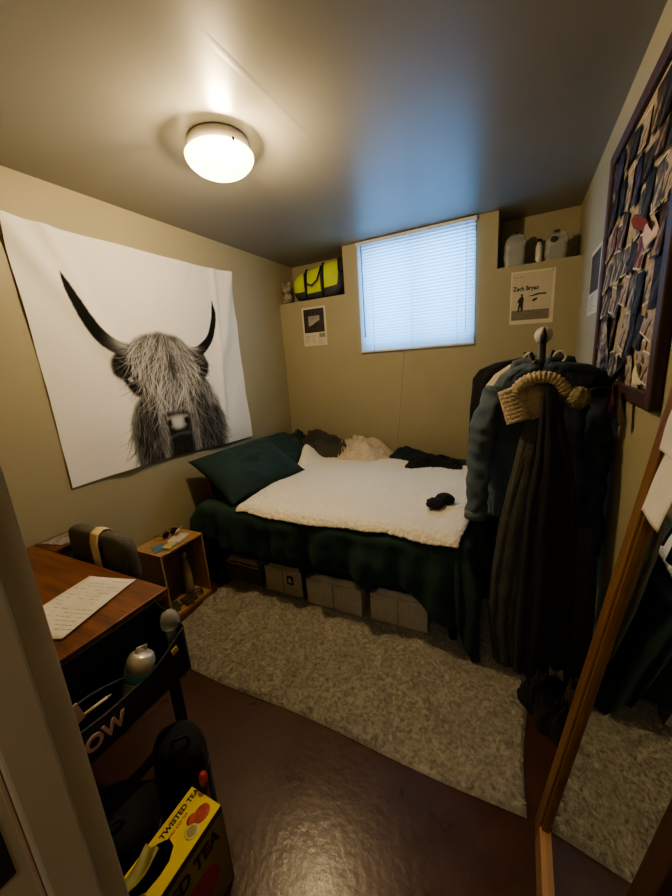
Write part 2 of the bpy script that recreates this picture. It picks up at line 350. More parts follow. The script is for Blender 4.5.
# ------------------------------------------------------------------ tapestry
def cow_canvas():
    W, Hh = 900, 800
    ya, yb, za, zb = 0.96, 2.58, 0.93, 2.36
    sx = (W - 1) / (yb - ya); sz = (Hh - 1) / (zb - za)
    X, Z = np.meshgrid(np.linspace(ya, yb, W), np.linspace(za, zb, Hh))
    img = np.full((Hh, W), 0.80)
    def inside(poly):
        m = np.zeros(X.shape, bool); n = len(poly)
        for i in range(n):
            x1, z1 = poly[i]; x2, z2 = poly[(i + 1) % n]
            if z1 == z2: continue
            c = ((z1 > Z) != (z2 > Z)) & (X < (x2 - x1) * (Z - z1) / (z2 - z1) + x1); m ^= c
        return m
    def blur(a, r):
        k = 2 * r + 1
        for ax in (0, 1):
            p = np.pad(a, [(r + 1, r) if q == ax else (0, 0) for q in (0, 1)], mode='edge'); cs = np.cumsum(p, axis=ax)
            a = (np.take(cs, range(k, cs.shape[ax]), axis=ax) - np.take(cs, range(0, cs.shape[ax] - k), axis=ax)) / k
        return a
    def fill(poly, val, soft=3):
        nonlocal img
        a = inside(poly).astype(float)
        for _ in range(2): a = blur(a, soft)
        img = img * (1 - a) + val * a; return a
    rr = random.Random(3)
    def stroke(p, ang, ln, val, wid=1, curl=0.0, al=0.55):
        x = (p[0] - ya) * sx; z = (p[1] - za) * sz; n = max(3, int(ln * sx))
        for k in range(n):
            i = int(round(x)); j = int(round(z)); f = al * math.sin(PI * (k + 1) / (n + 1)) ** 0.5
            if 0 <= i < W - wid and 0 <= j < Hh - 1: img[j:j + 1, i:i + wid] = img[j:j + 1, i:i + wid] * (1 - f) + val * f
            x += math.cos(ang); z += math.sin(ang); ang += curl
    body = [(1.60, 1.60), (1.53, 1.436), (1.474, 1.363), (1.43, 1.28), (1.415, 1.191), (1.415, 1.10), (1.422, 1.024), (1.45, 0.93), (1.47, 0.90), (1.70, 0.88), (2.20, 0.88), (2.19, 1.0), (2.225, 1.10), (2.215, 1.20), (2.17, 1.316), (2.115, 1.458), (2.0, 1.6)]
    a = fill(body, 0.10, 6)
    # light patch on the right cheek, dark flank
    fill([(2.06, 1.47), (2.15, 1.43), (2.19, 1.33), (2.14, 1.25), (2.07, 1.33)], 0.55, 10)
    fill([(2.02, 1.22), (2.10, 1.28), (2.20, 1.22), (2.22, 1.08), (2.19, 0.9), (2.03, 0.9)], 0.10, 12)
    def down(n, poly, vlo, vhi, a0, spread, l0, l1, al=0.5, dirfn=None, wid=1):
        xs = [q[0] for q in poly]; zs = [q[1] for q in poly]; m_ = inside(poly); c = 0
        while c < n:
            px = rr.uniform(min(xs), max(xs)); pz = rr.uniform(min(zs), max(zs))
            j = int((pz - za) * sz); i = int((px - ya) * sx)
            if not (0 <= i < W and 0 <= j < Hh) or not m_[j, i]:
                if rr.random() < 0.02: c += 1
                continue
            an = (dirfn(px, pz) if dirfn else a0) + rr.gauss(0, spread)
            stroke((px, pz), an, rr.uniform(l0, l1), rr.uniform(vlo, vhi), wid, rr.gauss(0, 0.006), al); c += 1
    bodyd = lambda x, z: -PI / 2 + (x - 1.80) * 0.9 * -1 * -1
    down(1500, body, 0.01, 0.10, 0, 0.28, 0.05, 0.16, 0.6, bodyd, 2)
    down(1300, body, 0.12, 0.50, 0, 0.25, 0.05, 0.16, 0.5, bodyd, 2)
    # ragged outline of the neck
    for k in range(260):
        t = rr.random()
        stroke((1.50 - 0.08 * math.sin(PI * t) + rr.uniform(-.01, .02), 1.42 - 0.5 * t), -PI / 2 - rr.uniform(0.0, 0.5), rr.uniform(0.03, 0.08), rr.uniform(0.1, 0.5), 1, 0.003, 0.35)
        stroke((2.17 + 0.04 * math.sin(PI * t) + rr.uniform(-.02, .01), 1.40 - 0.5 * t), -PI / 2 + rr.uniform(-.1, 0.4), rr.uniform(0.03, 0.08), rr.uniform(0.1, 0.5), 1, 0.003, 0.35)
    # ears
    lear = [(1.407, 1.708), (1.375, 1.66), (1.369, 1.622), (1.378, 1.575), (1.40, 1.552), (1.445, 1.523), (1.47, 1.46), (1.505, 1.42), (1.55, 1.43), (1.565, 1.54), (1.56, 1.69), (1.48, 1.72)]
    rear = [(1.965, 1.70), (2.05, 1.71), (2.12, 1.69), (2.158, 1.61), (2.13, 1.54), (2.094, 1.505), (2.02, 1.44), (1.97, 1.48), (1.95, 1.6)]
    for e_ in (lear, rear):
        fill(e_, 0.05, 4)
        down(260, e_, 0.02, 0.30, -PI / 2, 0.5, 0.02, 0.06, 0.5)
    # horns: dark tip, pale root
    def horn(o, i_, pale):
        nonlocal img
        def smooth(ps, n=48):
            out = []
            for k in range(n):
                t = k / (n - 1) * (len(ps) - 1); j = min(int(t), len(ps) - 2); f = t - j
                p0 = ps[max(j - 1, 0)]; p1 = ps[j]; p2 = ps[j + 1]; p3 = ps[min(j + 2, len(ps) - 1)]
                out.append(tuple(0.5 * ((2 * p1[q]) + (-p0[q] + p2[q]) * f + (2 * p0[q] - 5 * p1[q] + 4 * p2[q] - p3[q]) * f * f + (-p0[q] + 3 * p1[q] - 3 * p2[q] + p3[q]) * f ** 3) for q in (0, 1)))
            return out
        O = smooth(o); I = smooth(i_)
        msk = inside(O + I[::-1]).astype(float); msk = blur(blur(msk, 1), 1)
        P0 = np.array([((O[k][0] + I[k][0]) / 2, (O[k][1] + I[k][1]) / 2) for k in range(len(O))])
        sel = np.argwhere(msk > 0.01); fr = np.zeros(msk.shape); ed = np.zeros(msk.shape)
        IA = np.array(I); OA = np.array(O)
        for (j, i) in sel:
            x, z = X[j, i], Z[j, i]; dd = (P0[:, 0] - x) ** 2 + (P0[:, 1] - z) ** 2; q = int(dd.argmin()); fr[j, i] = q / (len(O) - 1)
            di = np.sqrt(((IA - (x, z)) ** 2).sum(1).min()); do = np.sqrt(((OA - (x, z)) ** 2).sum(1).min()); ed[j, i] = do / (di + do + 1e-6)
        tf_ = np.clip((fr - 0.60) / 0.38, 0, 1); tf_ = tf_ * tf_ * (3 - 2 * tf_)
        v = 0.022 + (pale - 0.02) * tf_ * (0.25 + 0.75 * ed) + 0.05 * ed * fr; v = blur(np.where(msk > 0.01, v, 0), 2) / np.maximum(blur((msk > 0.01).astype(float), 2), 1e-3)
        img = img * (1 - msk) + v * msk
    horn([(1.206, 2.12), (1.205, 2.035), (1.222, 1.966), (1.257, 1.862), (1.318, 1.760), (1.400, 1.690), (1.50, 1.675)], [(1.206, 2.12), (1.240, 2.06), (1.270, 1.99), (1.312, 1.895), (1.372, 1.812), (1.455, 1.765), (1.57, 1.75)], 0.55)
    horn([(2.280, 2.093), (2.296, 2.0), (2.284, 1.91), (2.236, 1.788), (2.138, 1.690), (2.06, 1.670), (1.97, 1.68)], [(2.280, 2.093), (2.262, 2.0), (2.240, 1.922), (2.185, 1.818), (2.10, 1.755), (2.04, 1.735), (1.95, 1.735)], 0.55)
    # eyes
    fill([(1.43, 1.53), (1.47, 1.565), (1.53, 1.54), (1.53, 1.45), (1.49, 1.43)], 0.03, 4); fill([(1.452, 1.535), (1.468, 1.55), (1.492, 1.525), (1.478, 1.513)], 0.75, 1)
    fill([(2.0, 1.60), (2.07, 1.61), (2.10, 1.55), (2.03, 1.50), (1.99, 1.54)], 0.03, 4); fill([(2.045, 1.585), (2.062, 1.595), (2.066, 1.56), (2.05, 1.55)], 0.7, 1)
    # face and fringe
    head = [(1.50, 1.70), (1.555, 1.775), (1.62, 1.805), (1.69, 1.815), (1.743, 1.832), (1.80, 1.82), (1.892, 1.806), (1.955, 1.765), (1.99, 1.70), (2.012, 1.61), (1.99, 1.50), (1.96, 1.42), (1.93, 1.32), (1.90, 1.24), (1.68, 1.24), (1.65, 1.33), (1.60, 1.43), (1.555, 1.50), (1.535, 1.60)]
    fill(head, 0.18, 6)
    fd = lambda x, z: -PI / 2 + (x - 1.76) * 1.6 * (0.4 + 0.6 * sm(1.3, 1.8, z)) + 0.5 * math.sin(9 * x + 5 * z)
    down(1000, head, 0.01, 0.10, 0, 0.25, 0.08, 0.24, 0.6, fd, 2)
    down(900, head, 0.30, 0.80, 0, 0.15, 0.08, 0.26, 0.6, fd, 2)
    down(500, head, 0.01, 0.07, 0, 0.2, 0.08, 0.24, 0.6, fd, 2)
    down(350, head, 0.40, 0.85, 0, 0.22, 0.08, 0.26, 0.65, fd, 2)
    top = [(1.55, 1.79), (1.74, 1.85), (1.95, 1.78), (1.98, 1.68), (1.74, 1.70), (1.53, 1.68)]
    down(420, top, 0.08, 0.75, 0, 0.4, 0.03, 0.10, 0.6, lambda x, z: -PI / 2 + (x - 1.76) * 3)
    # dark gaps left and right of the fringe
    for k in range(120):
        stroke((rr.uniform(1.78, 1.84), rr.uniform(1.60, 1.72)), -PI / 2 + rr.gauss(0, .12), rr.uniform(.05, .2), 0.06, 1, 0.0, 0.5)
    # muzzle
    mz = [(1.624, 1.200), (1.632, 1.267), (1.674, 1.292), (1.786, 1.281), (1.876, 1.278), (1.926, 1.238), (1.926, 1.168), (1.904, 1.072), (1.898, 0.952), (1.831, 0.902), (1.652, 0.902), (1.585, 0.942), (1.607, 1.052), (1.629, 1.124)]
    fill(mz, 0.06, 6)
    fill([(1.674, 1.259), (1.775, 1.267), (1.876, 1.254), (1.887, 1.211), (1.820, 1.162), (1.741, 1.162), (1.674, 1.205)], 0.42, 5)
    fill([(1.725, 1.249), (1.820, 1.246), (1.809, 1.178), (1.764, 1.168), (1.730, 1.189)], 0.62, 6)
    fill([(1.665, 1.238), (1.706, 1.241), (1.713, 1.200), (1.685, 1.184), (1.663, 1.205)], 0.02, 3)
    fill([(1.837, 1.230), (1.881, 1.238), (1.889, 1.200), (1.865, 1.178), (1.837, 1.195)], 0.02, 3)
    fill([(1.663, 1.124), (1.775, 1.141), (1.887, 1.124), (1.865, 1.103), (1.775, 1.119), (1.685, 1.103)], 0.16, 3)
    down(260, [(1.596, 1.072), (1.921, 1.072), (1.898, 0.892), (1.585, 0.892)], 0.02, 0.22, -PI / 2, 0.25, 0.03, 0.09, 0.5)
    for k in range(500):
        x = rr.choice([rr.uniform(1.60, 1.68), rr.uniform(1.90, 1.97)]); stroke((x, rr.uniform(1.0, 1.35)), -PI / 2 + (x - 1.78) * 1.2 * -1 + rr.gauss(0, .15), rr.uniform(.05, .15), rr.uniform(.25, .75), 1, 0, 0.5)
    img = 0.80 * (np.clip(blur(img, 1), 0.0, 0.9) / 0.80) ** 1.4; img = np.clip(img, 0.012, 0.9)
    return img, (ya, yb, za, zb)

img, (ya, yb, za, zb) = cow_canvas()
nu, nv = 420, 370
def tap(u, v):
    y = 0.992 + (2.532 - 0.992) * u; z = 0.955 + (2.335 - 0.955) * v
    # slightly drooping hem, inward bowed left edge, bottom corners splayed
    y += 0.035 * (1 - u) * (1 - v) + 0.012 * (1 - u) * math.sin(PI * v) + 0.03 * (1 - v) * (1 if u > .5 else .6) * (u - .2)
    z += 0.018 * (1 - u) * (1 - v) - 0.010 * math.sin(PI * u) * v + 0.014 * math.sin(5 * u) * (1 - v)
    d = 0.010
    k = u * 1.0 + (1 - v) * 1.0
    d += 0.024 * math.exp(-((u - 0.55 * (1 - v)) / 0.05) ** 2) * (v + .25)
    d += 0.020 * math.exp(-((u - 0.12 - 0.30 * (1 - v)) / 0.03) ** 2) * v
    d += 0.018 * math.exp(-(((1 - u) - 0.30 * (1 - v)) / 0.04) ** 2) * (v + .3) + 0.012 * math.exp(-(((1 - u) - 0.12 - .1 * (1 - v)) / 0.02) ** 2)
    d += 0.014 * (nz(u * 3 + v * 2, v * 3, 2.0)) + 0.016 * max(0, nz(u * 7 - v * 4, v * 2.5, 9.0))
    d += 0.02 * (1 - v) * abs(math.sin(5.5 * u)) * 0.7
    return (XL + max(d, 0.003), y, z)
tm = MB().grid(tap, nu, nv)
tapo = tm.build('wall_tapestry', M['paper'])
ca = tapo.data.color_attributes.new('art', 'FLOAT_COLOR', 'POINT')
Hh, W = img.shape; cols = np.ones((nu * nv, 4), dtype=np.float32)
idx = 0
co = np.array([v for v in tm.v]); 
uu = np.tile(np.linspace(0, 1, nu), nv); vv = np.repeat(np.linspace(0, 1, nv), nu)
yy = co[:, 1]; zz = co[:, 2]
ii = np.clip(((yy - ya) / (yb - ya) * (W - 1)).astype(int), 0, W - 1); jj = np.clip(((zz - za) / (zb - za) * (Hh - 1)).astype(int), 0, Hh - 1)
val = img[jj, ii]; cols[:, 0] = val; cols[:, 1] = val * 0.985; cols[:, 2] = val * 0.96
ca.data.foreach_set('color', cols.ravel())
m, nt, out = nodes_of('printed_tapestry_cloth'); N = nt.nodes.new; L = nt.links.new
p = N('ShaderNodeBsdfPrincipled'); at = N('ShaderNodeAttribute'); at.attribute_name = 'art'; L(at.outputs['Color'], p.inputs['Base Color']); p.inputs['Roughness'].default_value = 0.9; p.inputs['Specular IOR Level'].default_value = 0.15
L(p.outputs[0], out.inputs[0]); tapo.data.materials.clear(); tapo.data.materials.append(m)
tag(tapo, 'large white cloth wall tapestry printed with a black and white highland cow head', 'tapestry')

# ------------------------------------------------------------------ bed
BZ = 0.635                                   # top of the bedding
bed = thing('bed', 'low bed with black legs and dark green bedding pushed against the back wall', 'bed', (-1.13, 2.45, 0))
MB().bx((-2.10, 1.72, 0.27), (-0.24, 1.76, 0.34)).bx((-2.10, 3.17, 0.27), (-0.24, 3.21, 0.34)).bx((-2.10, 1.72, 0.27), (-2.06, 3.21, 0.34)).bx((-0.28, 1.72, 0.27), (-0.24, 3.21, 0.34)).bx((-2.06, 2.3, 0.28), (-0.28, 2.6, 0.31)).build('bed_frame', M['black_metal'], bed, bevel=0.004)
for (x, y) in ((-1.215, 1.77), (-0.27, 1.76), (-2.07, 1.76), (-1.215, 3.1), (-0.27, 3.17), (-2.07, 3.17)):
    MB().tube([(x, y, 0.0), (x - 0.02, y, 0.30)], 0.021, 16).build('leg', M['black_metal'], bed)
MB().bx((-2.045, 1.745, 0.34), (-0.27, 3.20, 0.595)).build('mattress', M['teal'], bed, bevel=0.05, seg=5)

XE, YE, RR = -0.25, 1.725, 0.065
def bedtop(x, y):
    return BZ + 0.016 * nz(x * 2.3, y * 2.3, 1) + 0.006 * nz(x * 7, y * 7, 3)
def duvet(u, v):
    s = -2.09 + (XE + 0.62 + 2.09) * u
    hang = 0.312 + 0.20 * sm(-0.55, -0.22, s) - 0.03 * sm(-1.5, -2.1, s) + 0.020 * math.sin(7 * s) + 0.012 * math.sin(17 * s + 1)
    t = YE - hang + (3.20 - YE + hang) * (1 - v) ** 0.9
    ex = max(0, s - XE); et = max(0, YE - t); el = max(0, -2.00 - s)
    d = math.hypot(ex, et); sc = min(s, XE); tc = max(t, YE)
    x, y = sc, tc; z = bedtop(sc, tc)
    # soft folds on the top
    z += 0.012 * max(0, nz(s * 2.2 + t * 3.0, t * 1.2 - s * 2, 5)) + 0.004 * nz(s * 13, t * 13, 8)
    if el > 0: z -= el * 0.9
    if d > 0:
        dx, dy = ex / d, -et / d
        a = min(d / RR, PI / 2); o = RR * math.sin(a); dn = RR * (1 - math.cos(a)) + max(0, d - RR * PI / 2)
        ang = math.atan2(ex, et); c = sc - tc * 0.9 + 0.35 * ang
        k = sm(0.03, 0.30, d)
        f = (0.020 * math.sin(19 * c + 1.4 * math.sin(5 * c)) + 0.014 * math.sin(43 * c + 2 * nz(c * 3, d * 2, 0)) + 0.020 * nz(c * 3.5, d * 2.2, 4)) * k
        f += 0.010 * nz(sc * 9 + tc * 4, d * 11, 7) * sm(0.0, 0.12, d)
        corner = math.sin(2 * ang) if ex > 0 and et > 0 else 0
        o += f + 0.02 * k + 0.05 * corner * k
        x += dx * o; y += dy * o; z -= dn * (1 - 0.06 * abs(corner)); x = min(x, -0.045) if z < 0.6 else x
    return (x, y, max(z, 0.022 + 0.006 * nz(s * 9, t * 9, 2) + 0.006))
dv = MB().grid(duvet, 260, 190).build('duvet', M['duvet'], bed, solid=0.006)

def pillow(name, loc, size, rot, m, parent=None, seed=0, label=None, cat='pillow', group=None):
    R = Matrix.Rotation(rot[2], 4, 'Z') @ Matrix.Rotation(rot[1], 4, 'Y') @ Matrix.Rotation(rot[0], 4, 'X')
    mb = MB()
    for sgn in (1, -1):
        def fn(u, v, sgn=sgn):
            a = 2 * u - 1; b = 2 * v - 1
            e = (1 - abs(a) ** 2.6) * (1 - abs(b) ** 2.6)
            th = sgn * size[2] * 0.5 * max(0, e) ** 0.55
            pin = 1 - 0.07 * (1 - a * a) * abs(b) ** 2; pin2 = 1 - 0.06 * (1 - b * b) * abs(a) ** 2
            wr = (0.022 * nz(a * 2.5 + seed, b * 3, seed) + 0.014 * nz(a * 4 + b * 5, b * 2 - a * 2 + seed, 2) + 0.012 * (1 - abs(nz(a * 3 - b * 2, b * 3 + seed, 7)) * 4) * 0.5) * e
            p = R @ Vector((a * size[0] / 2 * pin2, b * size[1] / 2 * pin, th + wr)); return tuple(p + Vector(loc))
        mb.grid(fn, 48, 40)
    o = mb.build(name, m, parent)
    if label: tag(o, label, cat, group)
    return o
pillow('pillow', (-1.865, 2.12, 0.80), (0.50, 0.80, 0.19), (math.radians(2), math.radians(33), math.radians(-6)), M['pillow'], seed=1.3, label='plump dark green pillow leaning at the near end of the bed under the cow tapestry')
pillow('pillow', (-1.955, 2.74, 0.79), (0.42, 0.56, 0.17), (math.radians(-3), math.radians(32), math.radians(4)), M['pillow'], seed=5.1, label='dark green pillow behind the nearer one, in the corner under clothes')
bk = thing('book', 'orange covered book edge poking up behind the green pillow', 'book', (-2.16, 1.93, 0.62))
MB().box((-2.085, 1.94, 0.742), (0.028, 0.15, 0.28), Matrix.Rotation(math.radians(6), 3, 'X')).build('cover', M['orange'], bk, bevel=0.004)
MB().box((-2.085, 1.945, 0.744), (0.022, 0.15, 0.272), Matrix.Rotation(math.radians(6), 3, 'X')).build('pages', M['paper'], bk)

# white fleece blanket
def blanket(u, v):
    x0 = -1.655 - 0.16 * sm(0.25, 1, v) - 0.03 * math.sin(5 * v); x1 = -0.235 + 0.02 * math.sin(6 * v)
    x = x0 + (x1 - x0) * u
    y0 = 1.664 + 0.008 * math.sin(7 * x) + 0.005 * math.sin(19 * x) - 0.015 * math.exp(-((u - 1) / .1) ** 2); y1 = 2.98 + 0.05 * math.sin(4 * x)
    y = y0 + (y1 - y0) * v
    z = bedtop(x, max(y, YE)) + 0.034 + 0.014 * max(0, nz(x * 2.2 + y * 3.0, y * 1.2 - x * 2, 5))
    ed = min(u * (x1 - x0), (1 - u) * (x1 - x0), v * 1.3, (1 - v) * 1.3)
    puff = 0.018 * (1 - math.exp(-ed / 0.02))
    z += puff - 0.016 + 0.013 * nz(x * 3 + y, y * 3 - x, 11) + 0.008 * max(0, math.sin(8 * x + 14 * y + 3 * nz(x * 2, y * 2, 1))) * sm(0.2, .9, u)
    z += 0.004 * nz(x * 45, y * 45, 3) + 0.0025 * nz(x * 110, y * 110, 6)
    if y < YE: z -= (YE - y) ** 1.4 * 1.2
    # lifted fold by the pillows
    q = math.exp(-(((x + 1.80) / .10) ** 2 + ((y - 2.80) / .14) ** 2)); z += 0.17 * q
    return (x + 0.006 * nz(x * 60, y * 60, 0), y + 0.008 * nz(x * 60, y * 60, 5) , z)
bo = MB().grid(blanket, 330, 300).build('fleece_blanket', M['fleece'], None, solid=0.008)
tag(bo, 'fluffy cream white fleece blanket spread over the green duvet', 'blanket')

def heap(name, c, size, m, label, cat, seed, ridges=7, amp=0.35, parent=None, nres=110, rot=0.0, group=None, zbase=None, power=2.2):
    """a crumpled piece of cloth lying on something: dome with sharp folded ridges"""
    cr, sr = math.cos(rot), math.sin(rot)
    def fn(u, v):
        a = 2 * u - 1; b = 2 * v - 1
        r = math.hypot(a, b); th = math.atan2(b, a)
        k = max(abs(a), abs(b)); rr = k; x = math.cos(th) * rr; y = math.sin(th) * rr
        out = 1 + 0.16 * math.sin(3 * th + seed) + 0.10 * math.sin(7 * th + seed * 2)
        x *= out; y *= out
        base = max(0, 1 - rr ** power)
        f = nz(x * 1.6 + seed, y * 1.6, seed); g = nz(x * 2.2 + 3 * f, y * 2.2 + seed + 2 * f, seed * 3)
        rid = 1 - abs(math.sin(ridges * (g + 0.4 * x) + seed))
        z = size[2] * (base ** 0.6) * (0.60 + amp * rid ** 1.5 + 0.35 * f + 0.03 * nz(x * 8, y * 8, seed))
        px = x * size[0] / 2; py = y * size[1] / 2
        return (c[0] + px * cr - py * sr, c[1] + px * sr + py * cr, c[2] + z)
    o = MB().grid(fn, nres, nres).build(name, m, parent)
    if label: tag(o, label, cat, group)
    return o
heap('hooded_sweatshirt', (-1.76, 3.03, 0.66), (0.78, 0.34, 0.23), M['olive_cloth'], 'crumpled dark olive sweatshirt heaped in the back corner of the bed', 'sweatshirt', 2.1)
heap('throw_blanket', (-1.33, 3.02, 0.645), (0.68, 0.34, 0.19), M['cream_knit'], 'crumpled cream throw bunched beneath the window against the wall', 'blanket', 4.7, ridges=5, amp=0.5)
heap('sweater', (-0.86, 3.06, 0.645), (0.42, 0.26, 0.12), M['navy_cloth'], 'dark navy sweater crumpled right beside the cream throw', 'sweater', 7.9)
heap('t_shirt', (-0.60, 2.90, 0.655), (0.46, 0.30, 0.10), M['black_cloth'], 'flat black shirt lying over the far edge of the fleece blanket', 'shirt', 9.2)
heap('pillow_case', (-2.02, 3.02, 0.66), (0.30, 0.34, 0.23), M['pillow'], 'bunched dark green pillowcase by the wall corner behind the pillows', 'pillowcase', 12.4)
# rolled pair of black socks
sk = thing('rolled_socks', 'rolled pair of black socks lying on the cream fleece blanket', 'socks', (-0.39, 2.02, 0.68))
MB().ball((-0.41, 1.985, 0.712), (0.050, 0.042, 0.034), 24, 0.12, 3, 1).build('roll', M['black_cloth'], sk)
MB().ball((-0.365, 2.045, 0.720), (0.055, 0.042, 0.038), 24, 0.12, 3, 5).build('cuff', M['black_cloth'], sk)

# storage bins under the bed
def bin_(x0, x1, y0, y1, z0, z1, m, label, handle=False, lip=True):
    o = thing('storage_bin', label, 'storage bin', ((x0 + x1) / 2, (y0 + y1) / 2, z0), 'fabric storage bins under the bed')
    b = MB(); t = 0.006
    b.bx((x0, y0, z0), (x1, y0 + t, z1)).bx((x0, y1 - t, z0), (x1, y1, z1)).bx((x0, y0, z0), (x0 + t, y1, z1)).bx((x1 - t, y0, z0), (x1, y1, z1)).bx((x0, y0, z0), (x1, y1, z0 + t))
    b.build('body', m, o, bevel=0.002)
    xm = (x0 + x1) / 2
    MB().bx((xm - 0.0015, y0 - 0.0015, z0 + .004), (xm + 0.0015, y0 + 0.001, z1 - .004)).build('seam', M['bin_dark'], o)
    if lip:
        s = x0 * 3
        def fn(u, v):
            x = x0 + 0.012 + (x1 - x0 - 0.024) * u; y = y0 - 0.004 + (y1 - y0 - 0.006) * v; e = min(1, 8 * u, 8 * (1 - u), 14 * v + .1, 8 * (1 - v))
            return (x, y, z1 - 0.022 + 0.050 * e + 0.015 * nz(x * 16 + s, y * 16, s))
        MB().grid(fn, 40, 40).build('fleece_lining', M['bin_lip'], o)
    if handle:
        MB().bx((x0 + 0.185, y0 - 0.004, z0 + 0.085), (x0 + 0.235, y0 - 0.0005, z0 + 0.150)).build('label_holder', M['black_trim'], o, bevel=0.001)
        MB().bx((x0 + 0.197, y0 - 0.0055, z0 + 0.100), (x0 + 0.222, y0 - 0.0045, z0 + 0.135)).build('label_card', M['steel'], o)
    return o
zb0 = 0.026
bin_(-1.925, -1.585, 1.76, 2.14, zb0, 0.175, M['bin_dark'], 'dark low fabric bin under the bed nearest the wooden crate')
bin_(-1.535, -1.235, 1.745, 2.125, zb0, 0.215, M['bin'], 'grey canvas bin with a small black label holder under the bed', handle=True)
bin_(-1.185, -0.800, 1.725, 2.105, zb0, 0.205, M['bin'], 'grey canvas bin under the bed just right of the black bed leg')
bin_(-0.745, -0.405, 1.735, 2.105, zb0, 0.205, M['bin'], 'grey canvas bin under the bed nearest the coat rack')
heap('folded_clothing', (-1.76, 1.96, 0.16), (0.26, 0.28, 0.07), M['plush'], 'crumpled pinkish grey clothing on top of the darkest bin', 'clothing', 3.3, nres=50)

# ------------------------------------------------------------------ shag rug
rug = thing('shag_rug', 'shaggy grey beige area rug on the brown floor beside the bed', 'rug', (-0.9, 1.6, 0))
RX0, RX1, RY0, RY1 = -1.875, 0.085, 1.045, 2.20
def rc(u, v):
    x = RX0 + (RX1 - RX0) * u; y = RY0 + (RY1 - RY0) * v
    x += 0.010 * math.sin(9 * y) * (1 if u > .5 else -1); y += (0.008 * math.sin(6 * x) - 0.035 * max(0, u - .8) * (1 - v)) ; return x, y
def rfn(u, v):
    x, y = rc(u, v)
    e = min(u * 1.96, (1 - u) * 1.96, v * 1.15, (1 - v) * 1.15)
    h = 0.020 * (1 - math.exp(-e / 0.008))
    h += (0.007 * nz(x * 22, y * 22, 0) + 0.006 * nz(x * 48, y * 48, 4) + 0.004 * nz(x * 5, y * 5, 2)) * min(1, e / 0.02)
    return (x, y, max(0.002, h))
MB().grid(rfn, 420, 260).build('base', M['rug'], rug)
tf = MB(); r2 = random.Random(11); vs = []; fs = []
for k in range(60000):
    u = r2.random(); v = r2.random() ** 1.15
    if v > 0.72 and r2.random() < .6: continue
    x, y = rc(u, v); z = rfn(u, v)[2] - 0.003
    if min(u * 1.96, (1 - u) * 1.96, v * 1.15) < 0.012: continue
    an = 2 * PI * nz(x * 7, y * 7, 3) * 1.6 + r2.uniform(-.9, .9); ln = r2.uniform(0.010, 0.022); wd = r2.uniform(0.0012, 0.0024)
    dx, dy = math.cos(an), math.sin(an); px, py = -dy * wd, dx * wd; hh = r2.uniform(0.005, 0.011)
    o = len(vs)
    vs += [(x - px, y - py, z), (x + px, y + py, z), (x + dx * ln * .5 + px, y + dy * ln * .5 + py, z + hh), (x + dx * ln * .5 - px, y + dy * ln * .5 - py, z + hh), (x + dx * ln, y + dy * ln, z + hh * .55)]
    fs += [(o, o + 1, o + 2, o + 3), (o + 3, o + 2, o + 4)]
tf.add(vs, fs, True)
t_o = tf.build('pile', M['rug'], rug); t_o['kind'] = 'stuff'

# ------------------------------------------------------------------ wooden crate nightstand and its things
cx0, cx1, cy0, cy1, cz = -2.19, -1.92, 1.262, 1.600, 0.468
cr = thing('wooden_crate', 'pine crate standing on end as a bedside table, open toward the room', 'crate', (-2.05, 1.43, 0))
tt = 0.014
MB().bx((cx0, cy0, cz - tt), (cx1, cy1, cz)).build('top_panel', M['crate_wood'], cr, bevel=0.002)
MB().bx((cx0, cy0, 0.0), (cx1, cy1, tt + .012)).build('bottom_panel', M['crate_wood'], cr, bevel=0.002)
MB().bx((cx0, cy0, tt + .012), (cx1, cy0 + tt, cz - tt)).build('side_panel', M['crate_wood'], cr, bevel=0.002)
MB().bx((cx0, cy1 - tt, tt + .012), (cx1, cy1, cz - tt)).build('side_panel', M['crate_wood'], cr, bevel=0.002)
for k in range(4):
    ys = cy0 + tt + (cy1 - cy0 - 2 * tt) * k / 4
    MB().bx((cx0, ys + 0.002, tt + .012), (cx0 + 0.008, ys + (cy1 - cy0 - 2 * tt) / 4 - 0.002, cz - tt)).build('back_slat', M['crate_wood'], cr, bevel=0.001)
b = thing('water_bottle', 'pale slim bottle standing inside the pine crate', 'bottle', (-2.04, 1.515, 0.03))
MB().lathe([(0, 0), (0.030, 0), (0.032, 0.01), (0.032, 0.20), (0.020, 0.245), (0.014, 0.26), (0.014, 0.275)], (-2.04, 1.515, 0.028), n=24).build('body', M['skin_bottle'], b)
MB().lathe([(0.0, 0.31), (0.016, 0.31), (0.017, 0.275), (0.0, 0.275)], (-2.04, 1.515, 0.028), n=20).build('cap', M['white_plastic'], b)
for i, (x, y, r, zc, mm, lb) in enumerate([(-2.0, 1.34, 0.035, 0.05, 'olive_cloth', 'small dark cloth pouch at the near corner inside the crate'), (-1.97, 1.44, 0.030, 0.048, 'brown_cloth', 'brown wallet lump lying in the middle of the crate floor')]):
    heap('pouch', (x, y, 0.026), (0.11, 0.10, 0.05), M[mm], lb, 'pouch', 3 + i, nres=30)
tag(MB().tube([(-1.96 + 0.03 * math.cos(a * .7) - .0005 * a, 1.50 + 0.045 * math.sin(a * .7 + 0.3), 0.034 + 0.002 * a * .6) for a in range(26)], 0.003, 8).build('charging_cable', M['black_trim']), 'coiled black charging cable on the crate floor beside the bottle', 'cable')
g = thing('sunglasses', 'dark sunglasses resting on the back of the crate top', 'sunglasses', (-2.09, 1.47, cz))
for dy in (-0.032, 0.032):
    MB().ball((-2.085, 1.475 + dy, cz + 0.032), (0.007, 0.028, 0.023), 12).build('lens', M['black_metal'], g)
    MB().tube([(-2.085, 1.475 + dy * 2.0, cz + 0.036), (-2.14, 1.475 + dy * 1.9, cz + 0.030), (-2.175, 1.475 + dy * 1.8, cz + 0.010)], 0.0028, 8).build('temple', M['black_metal'], g)
